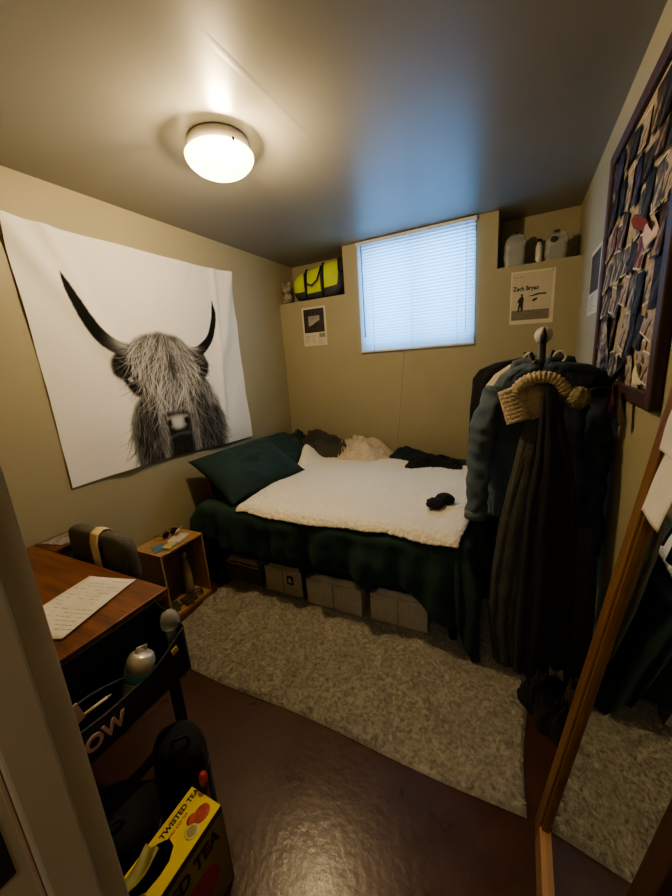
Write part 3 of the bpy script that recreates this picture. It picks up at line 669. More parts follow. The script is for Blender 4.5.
MB().tube([(-2.085, 1.465, cz + 0.036), (-2.083, 1.475, cz + 0.040), (-2.085, 1.485, cz + 0.036)], 0.003, 8).build('bridge', M['black_metal'], g)
g = thing('tissue_pack', 'open white tissue pack with a raised tissue on the crate', 'tissues', (-2.0, 1.47, cz))
MB().box((-1.995, 1.465, cz + 0.012), (0.09, 0.13, 0.022), Matrix.Rotation(math.radians(18), 3, 'Z')).build('pack', M['white_plastic'], g, bevel=0.007)
MB().grid(lambda u, v: (-2.04 + 0.05 * u - 0.03 * v, 1.50 + 0.06 * (v - .5) + 0.012 * math.sin(9 * u), cz + 0.026 + 0.055 * u * (1 - 0.4 * abs(v - .5))), 12, 12).build('tissue', M['paper'], g, solid=0.001)
tag(MB().box((-2.02, 1.335, cz + 0.003), (0.11, 0.075, 0.005), Matrix.Rotation(math.radians(-24), 3, 'Z')).build('card', M['blue_card'], bevel=0.001), 'small blue card lying at the near end of the crate top', 'card')
tag(MB().box((-1.968, 1.375, cz + 0.0085), (0.06, 0.085, 0.016), Matrix.Rotation(math.radians(12), 3, 'Z')).build('notebook', M['lemon'], bevel=0.002), 'little cream notebook on the crate top next to the blue card', 'notebook')

# ------------------------------------------------------------------ desk
DZ = 0.75
dk = thing('corner_desk', 'dark reddish wood corner desk with black steel legs', 'desk', (-1.6, 0.5, 0))
MB().bx((-2.18, 0.15, DZ - 0.032), (-1.182, 0.782, DZ)).build('desktop', M['desk_wood'], dk, bevel=0.003)
MB().bx((-2.19, 0.784, DZ - 0.032), (-1.99, 0.985, DZ)).build('return_shelf', M['desk_wood'], dk, bevel=0.003)
for (x, y) in ((-1.215, 0.75), (-1.215, 0.18), (-2.15, 0.18), (-2.16, 0.95)):
    MB().bx((x - 0.017, y - 0.017, 0), (x + 0.017, y + 0.017, DZ - 0.032)).build('leg', M['black_metal'], dk, bevel=0.003)
for z in (0.10, DZ - 0.05):
    MB().bx((-1.228, 0.197, z - 0.013), (-1.202, 0.733, z + 0.013)).build('crossbar', M['black_metal'], dk, bevel=0.003)
MB().bx((-2.133, 0.17, 0.40), (-1.232, 0.19, 0.718)).build('modesty_panel', M['black_metal'], dk, bevel=0.003)
# papers
def sheet(name, pts, z, m, label, cat, curl=0.008, res=14, lines=0, lm=None):
    """thin paper from four corners (x, y)"""
    A, B, Cc, Dd = [Vector((*p, 0)) for p in pts]
    def P(u, v): return (A.lerp(B, u)).lerp(Dd.lerp(Cc, u), v)
    def fn(u, v):
        p = P(u, v); return (p.x, p.y, z + curl * (abs(2 * u - 1) ** 3) * (0.3 + 0.7 * v) + curl * 0.3 * math.sin(3 * v))
    o = thing(name, label, cat, (A.x, A.y, z)); MB().grid(fn, res, res).build('page', m, o, solid=0.0008)
    if lines:
        b = MB(); r = random.Random(5)
        for i in range(lines):
            v = 0.07 + 0.86 * i / lines; u = 0.06
            while u < 0.9:
                w_ = r.uniform(0.03, 0.12)
                if r.random() < 0.62:
                    for q in range(4):
                        a = u + w_ * q / 4; b_ = a + w_ / 5; zz = lambda uu, vv: fn(uu, vv)[2] + 0.0009
                        c = [P(a, v), P(b_, v), P(b_, v + 0.010), P(a, v + 0.010)]
                        b.add([(c[0].x, c[0].y, zz(a, v)), (c[1].x, c[1].y, zz(b_, v)), (c[2].x, c[2].y, zz(b_, v + .010)), (c[3].x, c[3].y, zz(a, v + .010))], [(0, 1, 2, 3)])
                u += w_ + 0.02
        b.build('handwriting', lm or M['ink_grey'], o)
    return o
sheet('paper_sheet', [(-1.575, 0.715), (-1.355, 0.772), (-1.265, 0.455), (-1.50, 0.395)], DZ + 0.001, M['paper'], 'white sheet covered in faint handwriting lying on the desk', 'paper', 0.006, lines=15)
sheet('magazine', [(-2.17, 0.80), (-2.17, 0.93), (-2.02, 0.95), (-2.03, 0.83)], DZ + 0.001, M['magazine'], 'glossy grey magazine on the desk part beside the wall', 'magazine', 0.002)
# chair
ch = thing('desk_chair', 'dark grey upholstered desk chair pushed behind the desk, cream strap over its back', 'chair', (-1.745, 0.62, 0))
def cb(u, v):
    th = 2 * PI * u; c, s = math.cos(th), math.sin(th); e = 0.42
    px = math.copysign(abs(c) ** e, c); pz = math.copysign(abs(s) ** e, s); k = math.sin(PI * v) ** 0.35 if 0 < v < 1 else 0
    x = -1.745 + 0.235 * px * (0.86 + 0.14 * k); z = 0.752 + 0.132 * pz * (0.82 + 0.18 * k)
    y = 0.880 + (v - .5) * 0.065 - 0.02 * (1 - ((x + 1.745) / .26) ** 2)
    return (x if k else -1.745 + 0.205 * px, y, z - 0.012 if k else 0.740 + 0.10 * pz)
mb = MB().grid(cb, 72, 14, closed_u=True)
n0 = len(mb.v); mb.f.append(tuple(range(71, -1, -1))); mb.smooth.append(True); mb.f.append(tuple(n0 - 72 + q for q in range(72))); mb.smooth.append(True)
mb.build('backrest', M['chair'], ch)
MB().ball((-1.745, 0.62, 0.45), (0.225, 0.215, 0.045), 20).build('seat', M['chair'], ch)
MB().tube([(-1.745, 0.90, 0.66), (-1.745, 0.90, 0.46), (-1.745, 0.70, 0.415)], 0.018, 10).build('back_support', M['black_metal'], ch)
MB().tube([(-1.745, 0.62, 0.42), (-1.745, 0.62, 0.09)], 0.025, 14).build('pedestal', M['black_metal'], ch)
for k in range(5):
    a = 2 * PI * k / 5 + 0.3; ex_, ey_ = -1.745 + 0.22 * math.cos(a), 0.62 + 0.20 * math.sin(a)
    lg = MB().tube([(-1.745, 0.62, 0.10), (ex_, ey_, 0.062)], [0.022, 0.014], 10).build('base_arm', M['black_metal'], ch)
    MB().ball((ex_, ey_, 0.030), (0.026, 0.026, 0.028), 10).build('caster', M['black_metal'], lg)
def st(u, v):
    # strap loop over the top of the backrest
    path = [(0.822, 0.62), (0.816, 0.74), (0.819, 0.83), (0.832, 0.868), (0.862, 0.882), (0.896, 0.868), (0.910, 0.78), (0.912, 0.66)]
    t = v * (len(path) - 1); j = min(int(t), len(path) - 2); f = t - j
    y = path[j][0] * (1 - f) + path[j + 1][0] * f; z = path[j][1] * (1 - f) + path[j + 1][1] * f
    return (-1.722 + 0.060 * u - 0.014 * math.sin(PI * v * .5), y, z)
MB().grid(st, 4, 40).build('strap', M['cream_band'], ch, solid=0.003)

# side organizer hanging on the end of the desk
og = thing('desk_organizer', 'black fabric pocket organizer hanging from the end of the desk', 'organizer', (-1.12, 0.45, 0.48))
OX0, OX1, OY0, OY1 = -1.176, -1.048, 0.165, 0.722
def rim(y):
    return float(np.interp(y, [0.165, 0.30, 0.43, 0.57, 0.636, 0.722], [0.66, 0.605, 0.590, 0.592, 0.615, 0.66]))
MB().bx((OX0 - 0.003, OY0, 0.485), (OX0 + 0.004, OY1, 0.735)).build('back_panel', M['black_cloth'], og)
MB().bx((OX0, OY0, 0.482), (OX1, OY1, 0.488)).build('bottom_panel', M['black_cloth'], og)
MB().grid(lambda u, v: (OX1 + 0.012 * math.sin(PI * v) * math.sin(PI * u), OY0 + (OY1 - OY0) * u, 0.484 + (rim(OY0 + (OY1 - OY0) * u) - 0.484) * v), 40, 10).build('front_panel', M['black_cloth'], og, solid=0.004)
MB().tube([(OX1, OY0 + (OY1 - OY0) * k / 30, rim(OY0 + (OY1 - OY0) * k / 30)) for k in range(31)], 0.004, 8).build('rim_binding', M['slate'], og)
for y in (OY0, OY1):
    MB().add([(OX0, y, 0.484), (OX1, y, 0.484), (OX1, y, 0.668), (OX0, y, 0.73)], [(0, 1, 2, 3)]).build('end_panel', M['black_cloth'], og, solid=0.004)
text('letters', 'OW', 0.062, frame((0, 1, -.02), (0, 0.02, 1), (OX1 + 0.013, 0.352, 0.530)), M['pink'], og, ext=0.002, bold=0.002)
tg = thing('smiley_tag', 'small yellow smiling face tag clipped to the organizer rim', 'tag', (OX1 + .006, 0.668, 0.60))
MB().box((OX1 + 0.008, 0.668, 0.609), (0.004, 0.026, 0.024), Matrix.Rotation(0.2, 3, 'X')).build('face', M['yellow'], tg, bevel=0.002)
for dy in (-0.005, 0.005): MB().ball((OX1 + 0.0105, 0.668 + dy, 0.614), 0.0016, 6).build('eye', M['ink'], tg)
MB().tube([(OX1 + 0.0108, 0.668 + 0.007 * math.sin(a), 0.609 - 0.006 * math.cos(a)) for a in (-1.1, -.6, 0, .6, 1.1)], 0.0009, 6).build('mouth', M['ink'], tg)
sb = thing('steel_tumbler', 'silver insulated tumbler with a teal band leaning in the organizer', 'tumbler', (-1.118, 0.565, 0.50))
RB = Matrix.Rotation(math.radians(-20), 4, 'X') @ Matrix.Rotation(math.radians(4), 4, 'Y')
bc = Vector((-1.100, 0.530, 0.495))
def lt(prof, name, m, par, **k): return MB().lathe(prof, tuple(bc), n=36, mtx=RB, **k).build(name, m, par)
lt([(0, 0), (0.026, 0), (0.032, 0.006), (0.043, 0.05), (0.046, 0.085), (0.046, 0.088)], 'lower_body', M['steel'], sb)
lt([(0.0462, 0.088), (0.0472, 0.090), (0.0472, 0.118), (0.0462, 0.120)], 'band', M['teal_band'], sb)
lt([(0.046, 0.120), (0.044, 0.145), (0.037, 0.163), (0.028, 0.170), (0.0, 0.172)], 'upper_body', M['steel'], sb)
hp = [RB @ Vector(p) + bc for p in ((-0.008, -0.018, 0.17), (-0.008, -0.018, 0.186), (-0.008, 0.018, 0.186), (-0.008, 0.018, 0.17))]
MB().tube(hp, 0.004, 8).build('handle', M['steel'], sb)
cu = thing('clear_bottle', 'clear plastic bottle with a domed lid at the far end of the organizer', 'bottle', (-1.11, 0.695, 0.49))
MB().lathe([(0, 0), (0.022, 0), (0.022, 0.13), (0.024, 0.160)], (-1.100, 0.712, 0.492), n=24).build('body', M['clear'], cu)
MB().lathe([(0.030, 0.155), (0.035, 0.165), (0.034, 0.19), (0.022, 0.214), (0.0, 0.221)], (-1.100, 0.712, 0.500), n=24, rip=12, ramp=0.01).build('lid', M['clear'], cu)
tag(MB().tube([(-1.10, 0.22 + 0.04 * k, 0.60 + 0.045 * math.sin(PI * k / 8)) for k in range(9)], 0.004, 8).build('headphone_cable', M['slate']), 'dark cable looped inside the desk organizer', 'cable')
pn = thing('pen', 'pale pen lying in the organizer above the pink letters', 'pen', (-1.07, 0.42, 0.62))
MB().tube([(-1.066, 0.385, 0.628), (-1.066, 0.448, 0.622)], 0.0045, 10).build('barrel', M['cream_band'], pn)
MB().tube([(-1.066, 0.448, 0.622), (-1.066, 0.462, 0.6205)], [0.0045, 0.0012], 10).build('tip', M['steel'], pn)
tag(MB().box((-1.069, 0.345, 0.640), (0.006, 0.075, 0.06), Matrix.Rotation(0.2, 3, 'X')).build('greeting_card', M['pink'], bevel=0.001), 'pinkish card sticking up from the near end of the organizer', 'card')

# bags under the desk
def sack(name, c, r, h, m, label, cat, seed, strap=False, group=None):
    o = thing(name, label, cat, (c[0], c[1], 0))
    def fn(u, v):
        th = 2 * PI * u; k = v
        rad = 1 - 0.10 * (k - .35) ** 2; top = sm(0.72, 1.0, k); rad *= math.sqrt(max(0, 1 - top ** 2))
        rad *= 1 + 0.10 * nz(math.cos(th) * 1.6 + seed, math.sin(th) * 1.6, k * 2) + 0.05 * nz(math.cos(th) * 4, math.sin(th) * 4 + seed, k * 5)
        z = h * (k if k < .72 else .72 + .28 * math.sin((k - .72) / .28 * PI / 2) ** 1.0)
        return (c[0] + r[0] * rad * math.cos(th), c[1] + r[1] * rad * math.sin(th), z + 0.001)
    mb = MB().grid(fn, 48, 34, closed_u=True); mb.f.append(tuple(range(47, -1, -1))); mb.smooth.append(True)
    mb.build('body', m, o)
    if strap:
        MB().tube([(c[0] + 0.02, c[1] - r[1] * .4, h * .96), (c[0] + .03, c[1] - r[1] * .5, h * 1.06), (c[0] + .06, c[1] - r[1] * .05, h * 1.06), (c[0] + .06, c[1], h * .96)], 0.006, 8).build('handle', M['black_trim'], o)
        MB().tube([(c[0] + r[0] * 1.02 * math.cos(a), c[1] + r[1] * 1.02 * math.sin(a), h * (.55 + .1 * math.sin(a * 2))) for a in [k * PI / 12 - 1.6 for k in range(20)]], 0.004, 8).build('zip', M['slate'], o)
    return o
sack('backpack', (-0.995, 0.585), (0.092, 0.080), 0.365, M['black_cloth'], 'rounded black backpack on the floor behind the yellow carton', 'backpack', 1.7, True)
sack('duffel_bag', (-1.035, 0.37), (0.115, 0.125), 0.30, M['black_cloth'], 'low black bag on the floor between backpack and door frame', 'bag', 6.2, True)
tb = thing('red_lipstick_tube', 'small red capped tube poking up at the far end of the carton', 'tube', (-0.83, 0.533, 0.3))
MB().lathe([(0, 0), (0.011, 0), (0.011, 0.31), (0, 0.31)], (-0.822, 0.535, 0.0), n=16).build('body', M['brown_cloth'], tb)
MB().lathe([(0.0, 0.31), (0.013, 0.31), (0.0135, 0.335), (0.010, 0.348), (0, 0.350)], (-0.822, 0.535, 0), n=16).build('cap', M['red'], tb)

# yellow drinks carton
kx0, kx1, ky0, ky1, kz = -0.857, -0.738, 0.17, 0.516, 0.30
bt = thing('drinks_carton', 'yellow twelve pack drinks carton with torn open top and red fruit picture', 'carton', (-0.8, 0.34, 0))
b = MB()
th_ = 0.003
b.bx((kx0, ky0, 0), (kx1, ky0 + th_, kz)).bx((kx0, ky1 - th_, 0), (kx1, ky1, kz)).bx((kx0, ky0, 0), (kx0 + th_, ky1, kz)).bx((kx1 - th_, ky0, 0), (kx1, ky1, kz)).bx((kx0, ky0, 0), (kx1, ky1, th_))
b.build('walls', M['carton_side'], bt)
# top with a torn hole
tp = MB(); hole = [(-0.835, 0.375), (-0.815, 0.398), (-0.79, 0.392), (-0.774, 0.365), (-0.772, 0.335), (-0.778, 0.30), (-0.80, 0.275), (-0.83, 0.27), (-0.848, 0.30), (-0.845, 0.345)]
outer = [(kx0, ky1 - .07), (kx0 + .04, ky1), (kx1 - .03, ky1), (kx1, ky1 - .05), (kx1, 0.33), (kx1, 0.26), (kx1 - .03, ky0), (kx0 + .02, ky0), (kx0, 0.27), (kx0, 0.36)]
outer = [(kx0, ky1), ((kx0 + kx1) / 2, ky1), (kx1, ky1), (kx1, 0.37), (kx1, 0.33), (kx1, 0.26), (kx1, ky0), (kx0, ky0), (kx0, 0.28), (kx0, 0.36)]
vs = [(x, y, kz) for x, y in outer] + [(x, y, kz) for x, y in hole]
tp.add(vs, [(i, (i + 1) % 10, 10 + (i + 1) % 10, 10 + i) for i in range(10)]).build('top_panel', M['yellow'], bt, solid=0.002)
MB().grid(lambda u, v: (-0.852 + 0.060 * u + 0.012 * math.sin(4 * v), 0.262 + 0.10 * v, kz + 0.006 + 0.045 * u * (1 - .5 * v) + 0.008 * math.sin(6 * u + 3 * v)), 14, 14).build('torn_flap', M['flap'], bt, solid=0.0015)
MB().bx((kx1, ky0, kz - 0.020), (kx1 + 0.0012, ky1, kz + 0.001)).build('blue_band', M['carton_blue'], bt)
text('top_lettering', 'TWISTED TEA', 0.021, frame((0, 1, 0), (-1, 0, 0), (-0.828, 0.386, kz + 0.0015)), M['ink'], bt, bold=0.0006)
text('small_lettering', 'HARD ICED TEA', 0.0095, frame((0, 1, 0), (-1, 0, 0), (-0.812, 0.392, kz + 0.0015)), M['red'], bt)
text('side_lettering', 'TWISTED TEA', 0.062, frame((0, 1, 0), (0, 0, 1), (kx1 + 0.001, 0.180, kz - 0.088)), M['ink'], bt, bold=0.002, sx=0.80)
MB().ball((-0.775, 0.478, kz + 0.0015), (0.020, 0.026, 0.002), 14).build('peach_picture', M['red'], bt)
MB().ball((-0.790, 0.455, kz + 0.0015), (0.013, 0.016, 0.002), 12).build('peach_picture', M['red'], bt)
MB().ball((-0.768, 0.435, kz + 0.0014), (0.020, 0.020, 0.0018), 14).build('lemon_picture', M['lemon'], bt)
MB().ball((-0.768, 0.435, kz + 0.0024), (0.014, 0.014, 0.0014), 14).build('lemon_slice_picture', M['flap'], bt)
MB().ball((kx1 + 0.001, 0.40, 0.12), (0.002, 0.075, 0.06), 14).build('side_picture', M['red'], bt)
can = thing('soda_can', 'dark topped can visible through the torn hole of the carton', 'can', (-0.80, 0.33, 0))
MB().lathe([(0, 0.005), (0.028, 0.005), (0.031, 0.02), (0.031, 0.225), (0.027, 0.238), (0.0, 0.236)], (-0.80, 0.325, 0.004), n=28).build('body', M['black_metal'], can)

# ------------------------------------------------------------------ posters
def poster(name, label, mtx, w, h, m):
    o = thing(name, label, 'poster', mtx.translation)
    MB().add([mtx @ Vector((x, y, z)) for (x, y, z) in ((0, 0, .0), (w, 0, 0), (w, h, 0), (0, h, 0))], [(0, 1, 2, 3)]).build('sheet', m, o, solid=0.0012)
    return o
def rect(o, name, mtx, x0, y0, x1, y1, m, lift=0.0012):
    return MB().add([mtx @ Vector((x, y, lift)) for (x, y) in ((x0, y0), (x1, y0), (x1, y1), (x0, y1))], [(0, 1, 2, 3)]).build(name, m, o)
mt = frame((1, 0, -0.004), (0.0, 0, 1), (-1.952, YB - 0.002, 1.722))
po = poster('art_print', 'small white bordered print with dark square picture below the duffel bag niche', mt, 0.262, 0.362, M['poster_paper'])
rect(po, 'dark_picture', mt, 0.018, 0.125, 0.244, 0.345, M['poster_dark'])
rect(po, 'inner_photo', mt, 0.068, 0.165, 0.194, 0.280, M['poster_sky'], 0.002)
MB().poly([(0.068, 0.165), (0.194, 0.165), (0.194, 0.235), (0.16, 0.225), (0.12, 0.20), (0.068, 0.185)], mt @ Matrix.Translation((0, 0, 0.0026))).build('inner_hill', M['poster_dark'], po)
r = random.Random(2)
tb_ = MB()
for i in range(5):
    for k in range(3):
        if r.random() < .8:
            x = 0.02 + k * 0.075; tb_.add([mt @ Vector(q) for q in ((x, 0.02 + i * .018, .0022), (x + r.uniform(.02, .06), .02 + i * .018, .0022), (x + r.uniform(.02, .06), .024 + i * .018, .0022), (x, .024 + i * .018, .0022))], [(0, 1, 2, 3)])
tb_.build('small_print', M['ink_grey'], po)
rect(po, 'barcode', mt, 0.18, 0.075, 0.244, 0.115, M['ink_grey'], 0.0021)
# right poster
mt = frame((1, 0, -0.030), (0.004, 0, 1), (-0.092, YB - 0.002, 1.733))
pz = poster('music_poster', 'cream poster with a standing figure under bold black lettering', mt, 0.290, 0.375, M['poster_paper'])
rect(pz, 'printed_area', mt, 0.010, 0.028, 0.272, 0.364, M['poster_cream'])
rect(pz, 'ground', mt, 0.012, 0.030, 0.262, 0.100, M['poster_ground'], 0.0018)
text('title_lettering', 'Zach Bryan', 0.042, mt @ Matrix.Translation((0.018, 0.240, 0.002)), M['ink'], pz, bold=0.0012, sx=0.88)
sp_ = MB()
for (a_, b2) in ((0.018, 0.034), (0.038, 0.050), (0.062, 0.078)): sp_.add([mt @ Vector(q) for q in ((a_, 0.332, .0021), (b2, 0.332, .0021), (b2, 0.338, .0021), (a_, 0.338, .0021))], [(0, 1, 2, 3)])
sp_.build('small_print', M['ink_grey'], pz)
fig = [(0.052, 0.092), (0.062, 0.09), (0.070, 0.130), (0.076, 0.092), (0.088, 0.092), (0.089, 0.150), (0.092, 0.172), (0.090, 0.190), (0.083, 0.196), (0.085, 0.205), (0.083, 0.216), (0.074, 0.216), (0.071, 0.206), (0.074, 0.196), (0.064, 0.190), (0.052, 0.168), (0.050, 0.152), (0.060, 0.160), (0.058, 0.140)]
MB().poly(fig, mt @ Matrix.Translation((0, 0, 0.0022))).build('standing_figure', M['ink'], pz)
MB().poly([(0.115, 0.196), (0.15, 0.204), (0.19, 0.214), (0.24, 0.212), (0.235, 0.202), (0.20, 0.204), (0.16, 0.196)], mt @ Matrix.Translation((0, 0, 0.0022))).build('branch_shape', M['ink'], pz)
MB().poly([(0.145, 0.162), (0.160, 0.178), (0.185, 0.182), (0.178, 0.168), (0.160, 0.158)], mt @ Matrix.Translation((0, 0, 0.0022))).build('bird_shape', M['ink'], pz)
MB().add([mt @ Vector(q) for q in ((0.158, 0.10, .0021), (0.160, 0.10, .0021), (0.166, 0.158, .0021), (0.164, 0.158, .0021))], [(0, 1, 2, 3)]).build('thin_pole', M['ink_grey'], pz)
MB().ball(tuple(mt @ Vector((0.272, 0.362, 0.002))), 0.004, 8).build('pushpin', M['ink'], pz)
# right wall print (faces -x : right = -y)
mt = frame((0, -1, 0), (0, 0, 1), (XR - 0.002, 2.795, 1.712))
pr = poster('album_print', 'narrow looking white bordered dark print next to the corkboard frame', mt, 0.33, 0.352, M['poster_paper'])
rect(pr, 'dark_picture', mt, 0.03, 0.12, 0.31, 0.33, M['poster_dark'], 0.0015)
tb_ = MB()
for i in range(6): 
    y = 0.025 + i * .014; tb_.add([mt @ Vector(q) for q in ((.03, y, .0018), (.12 + .12 * r.random(), y, .0018), (.12 + .12 * r.random(), y + .005, .0018), (.03, y + .005, .0018))], [(0, 1, 2, 3)])
tb_.build('small_print', M['ink_grey'], pr)

# ------------------------------------------------------------------ corkboard with photographs
KY0, KY1, KZ0, KZ1 = 1.285, 2.265, 1.352, 2.352
kb = thing('corkboard', 'large corkboard in a dark brown wooden frame covered with photographs', 'corkboard', (XR, 1.77, 1.35))
MB().bx((XR - 0.014, KY0 + .02, KZ0 + .02), (XR - 0.001, KY1 - .02, KZ1 - .02)).build('cork_panel', M['cork'], kb)
fw = 0.052
for (a, b_) in (((KY0, KZ0), (KY0 + fw, KZ1)), ((KY1 - fw, KZ0), (KY1, KZ1)), ((KY0 + fw, KZ0), (KY1 - fw, KZ0 + fw)), ((KY0 + fw, KZ1 - fw), (KY1 - fw, KZ1))):
    MB().bx((XR - 0.030, a[0], a[1]), (XR - 0.001, b_[0], b_[1])).build('frame_rail', M['board_frame'], kb, bevel=0.006)
def photo_mat(name, c1, c2, c3, scale):
    m, nt, out = nodes_of(name); N = nt.nodes.new; L = nt.links.new
    p = N('ShaderNodeBsdfPrincipled'); p.inputs['Roughness'].default_value = 0.65; p.inputs['Specular IOR Level'].default_value = 0.12; L(p.outputs[0], out.inputs[0])
    tc = N('ShaderNodeTexCoord'); n = N('ShaderNodeTexNoise'); n.inputs['Scale'].default_value = scale; n.inputs['Detail'].default_value = 3; L(tc.outputs['Object'], n.inputs['Vector'])
    cr = N('ShaderNodeValToRGB'); cr.color_ramp.elements[0].position = .38; cr.color_ramp.elements[1].position = .62; cr.color_ramp.elements[0].color = (*c1, 1); cr.color_ramp.elements[1].color = (*c2, 1)
    e = cr.color_ramp.elements.new(.52); e.color = (*c3, 1); L(n.outputs['Fac'], cr.inputs[0]); L(cr.outputs[0], p.inputs['Base Color']); return m
PM = [photo_mat('snapshot_purple', (.012, .010, .03), (.12, .10, .13), (.05, .035, .09), 22), photo_mat('snapshot_brown', (.035, .022, .014), (.30, .22, .16), (.10, .07, .05), 26),
      photo_mat('snapshot_grey', (.05, .05, .045), (.38, .34, .29), (.16, .14, .12), 24), photo_mat('snapshot_dark', (.010, .010, .012), (.07, .06, .055), (.03, .026, .024), 20),
      photo_mat('snapshot_red', (.16, .035, .03), (.34, .22, .19), (.10, .05, .05), 20), photo_mat('snapshot_skin', (.28, .20, .15), (.06, .045, .035), (.42, .36, .29), 26)]
names = ['purplish', 'brown', 'grey', 'nearly black', 'reddish', 'pale']
rows = ['top', 'second', 'third', 'fourth', 'fifth', 'sixth', 'lowest']
spots = []
r = random.Random(21)
nr = 7
for i in range(nr):
    z = KZ1 - 0.125 - i * 0.128
    y = KY1 - 0.085 + (0.02 if i % 2 else -0.01)
    k = 0
    while y > KY0 + 0.075:
        if not (i in (2, 5) and k in (4,)): spots.append((i, k, y + r.uniform(-.012, .012), z + r.uniform(-.02, .02)))
        y -= 0.112 if i < 2 else 0.098; k += 1
order = ['first', 'second', 'third', 'fourth', 'fifth', 'sixth', 'seventh', 'eighth', 'ninth']
for (i, k, y, z) in spots:
    w_, h_ = r.choice([(0.088, 0.125), (0.095, 0.135), (0.125, 0.090), (0.078, 0.150), (0.100, 0.104)])
    a = r.gauss(0, 0.16); ci = [0, 3, 0, 1, 3, 5][r.randrange(6)] if i < 2 else ([4, 5, 2, 1, 2, 3][r.randrange(6)] if i < 4 else [2, 5, 2, 1, 5, 3][r.randrange(6)])
    lift = 0.016 + 0.0012 * ((i * 5 + k * 3) % 5)
    mt = frame((0, -math.cos(a), math.sin(a)), (0, math.sin(a), math.cos(a)), (XR - lift, y, z))
    o = thing('photograph', '%s snapshot, %s from the far side in the %s row on the corkboard' % (names[ci], order[min(k, 8)], rows[i]), 'photo', (XR - lift, y, z), 'photographs pinned on the corkboard')
    def cur(u, v, w_=w_, h_=h_, mt=mt): return tuple(mt @ Vector(((u - .5) * w_, (v - .5) * h_, 0.006 * (1 - v) ** 2)))
    MB().grid(cur, 3, 6).build('border', M['poster_paper'] if ci in (2, 5, 4) else PM[3], o)
    def cur2(u, v, w_=w_, h_=h_, mt=mt): return tuple(mt @ Vector(((u - .5) * (w_ - .008), (v - .5) * (h_ - .012), 0.0009 + 0.006 * (1 - v) ** 2)))
    MB().grid(cur2, 3, 6).build('print', PM[ci], o)
# distinctive things on the board
def flat_on_board(name, label, cat, y, z, w_, h_, m, a=0.0, lift=0.028):
    mt = frame((0, -math.cos(a), math.sin(a)), (0, math.sin(a), math.cos(a)), (XR - lift, y, z))
    o = MB().grid(lambda u, v: tuple(mt @ Vector(((u - .5) * w_, (v - .5) * h_, 0.008 * math.sin(5 * u + 3 * v)))), 8, 8).build(name, m, None, solid=0.001)
    return tag(o, label, cat)
flat_on_board('price_ticket', 'little white ticket with a grey stamp at the bottom of the corkboard', 'ticket', 1.435, 1.445, 0.040, 0.062, M['poster_paper'], 0.08, 0.030)
flat_on_board('sticker', 'bright pale pink paper heart crumpled in the middle of the corkboard', 'paper', 1.475, 1.865, 0.085, 0.10, mat('pale_pink_paper', (.60, .48, .45), rough=.8), 0.5, 0.030)
flat_on_board('ribbon', 'red ribbon pinned crosswise beside the pale pink paper', 'ribbon', 1.575, 1.905, 0.22, 0.035, mat('dull_red_ribbon', (0.20, 0.035, 0.03), rough=.8), -0.35, 0.032)
flat_on_board('newspaper_clipping', 'long grey newspaper clipping hanging at the far side of the board', 'clipping', 1.98, 1.54, 0.13, 0.24, PM[2], 0.12, 0.031)
flat_on_board('brown_envelope', 'dark brown tag dangling below the lower edge of the corkboard', 'tag', 1.55, 1.322, 0.030, 0.11, M['brown_cloth'], 0.2, 0.034)
flat_on_board('concert_wristband', 'dark strap hanging low on the far half of the board', 'strap', 1.72, 1.44, 0.20, 0.035, M['black_trim'], 0.55, 0.034)
flat_on_board('pink_tassel', 'thin magenta tassel hanging below the board beside the jackets', 'tassel', 1.66, 1.335, 0.018, 0.12, mat('magenta_thread', (.12, .02, .045), rough=.9), 0.05, 0.038)

# ------------------------------------------------------------------ niche things
zs = NZ
bg = thing('duffel_bag', 'slate duffel bag with bright yellow green panels wedged in the wall niche', 'bag', (-1.8, YB + 0.12, zs))
def bagf(u, v):
    th = 2 * PI * u; t = 2 * v - 1
    L_ = 0.285; x = -1.785 + L_ * t; k = (1 - abs(t) ** 5) ** 0.4 if abs(t) < 1 else 0
    c, s = math.cos(th), math.sin(th); e = 0.62
    py = math.copysign(abs(c) ** e, c); pz = math.copysign(abs(s) ** e, s)
    hh = 0.150 + 0.025 * t
    return (x, YB + 0.125 + 0.115 * py * k * (1 + .05 * nz(t * 4, s * 2, 1)), zs + hh + (hh - 0.004) * pz * k * (1 + 0.04 * nz(t * 5, c * 2, 3)))
MB().grid(bagf, 64, 40, closed_u=True).build('body', M['slate'], bg)
def onbag(x, f, off=0.004):
    t = (x + 1.785) / 0.285; k = (1 - abs(t) ** 5) ** 0.4; hh = 0.150 + 0.025 * t
    th = -f * PI / 2 + PI  # f from -1 (bottom front) .. 1 (top) on the front side
    th = PI + (-f) * PI / 2
    c, s = math.cos(th), math.sin(th); e = 0.62
    py = math.copysign(abs(c) ** e, c); pz = math.copysign(abs(s) ** e, s)
    return (x, YB + 0.125 + (0.115 + off) * py * k, zs + hh + (hh - 0.004 + off) * pz * k)
def pane(x0, x1, f0, f1, bx0=0.0, bx1=0.0):
    def fn(u, v):
        f = f0 + (f1 - f0) * v; a = x0 + bx0 * math.sin(PI * v); b_ = x1 + bx1 * math.sin(PI * v); return onbag(a + (b_ - a) * u, f)
    return MB().grid(fn, 20, 16)
pane(-2.035, -1.905, -0.15, 0.55, -0.015, 0.0).build('yellow_panel', M['neon'], bg)
pane(-1.888, -1.725, -0.28, 0.60).build('yellow_panel', M['neon'], bg)
pane(-1.700, -1.560, -0.18, 0.72, 0.0, 0.02).build('yellow_panel', M['neon'], bg)
pane(-1.87, -1.60, 0.66, 0.98).build('yellow_panel', M['neon'], bg)
for x in (-1.896, -1.712):
    MB().tube([onbag(x + 0.02 * math.sin(3 * k / 12), -0.5 + 1.3 * k / 12, 0.009) for k in range(13)], 0.010, 8).build('strap', M['black_trim'], bg)
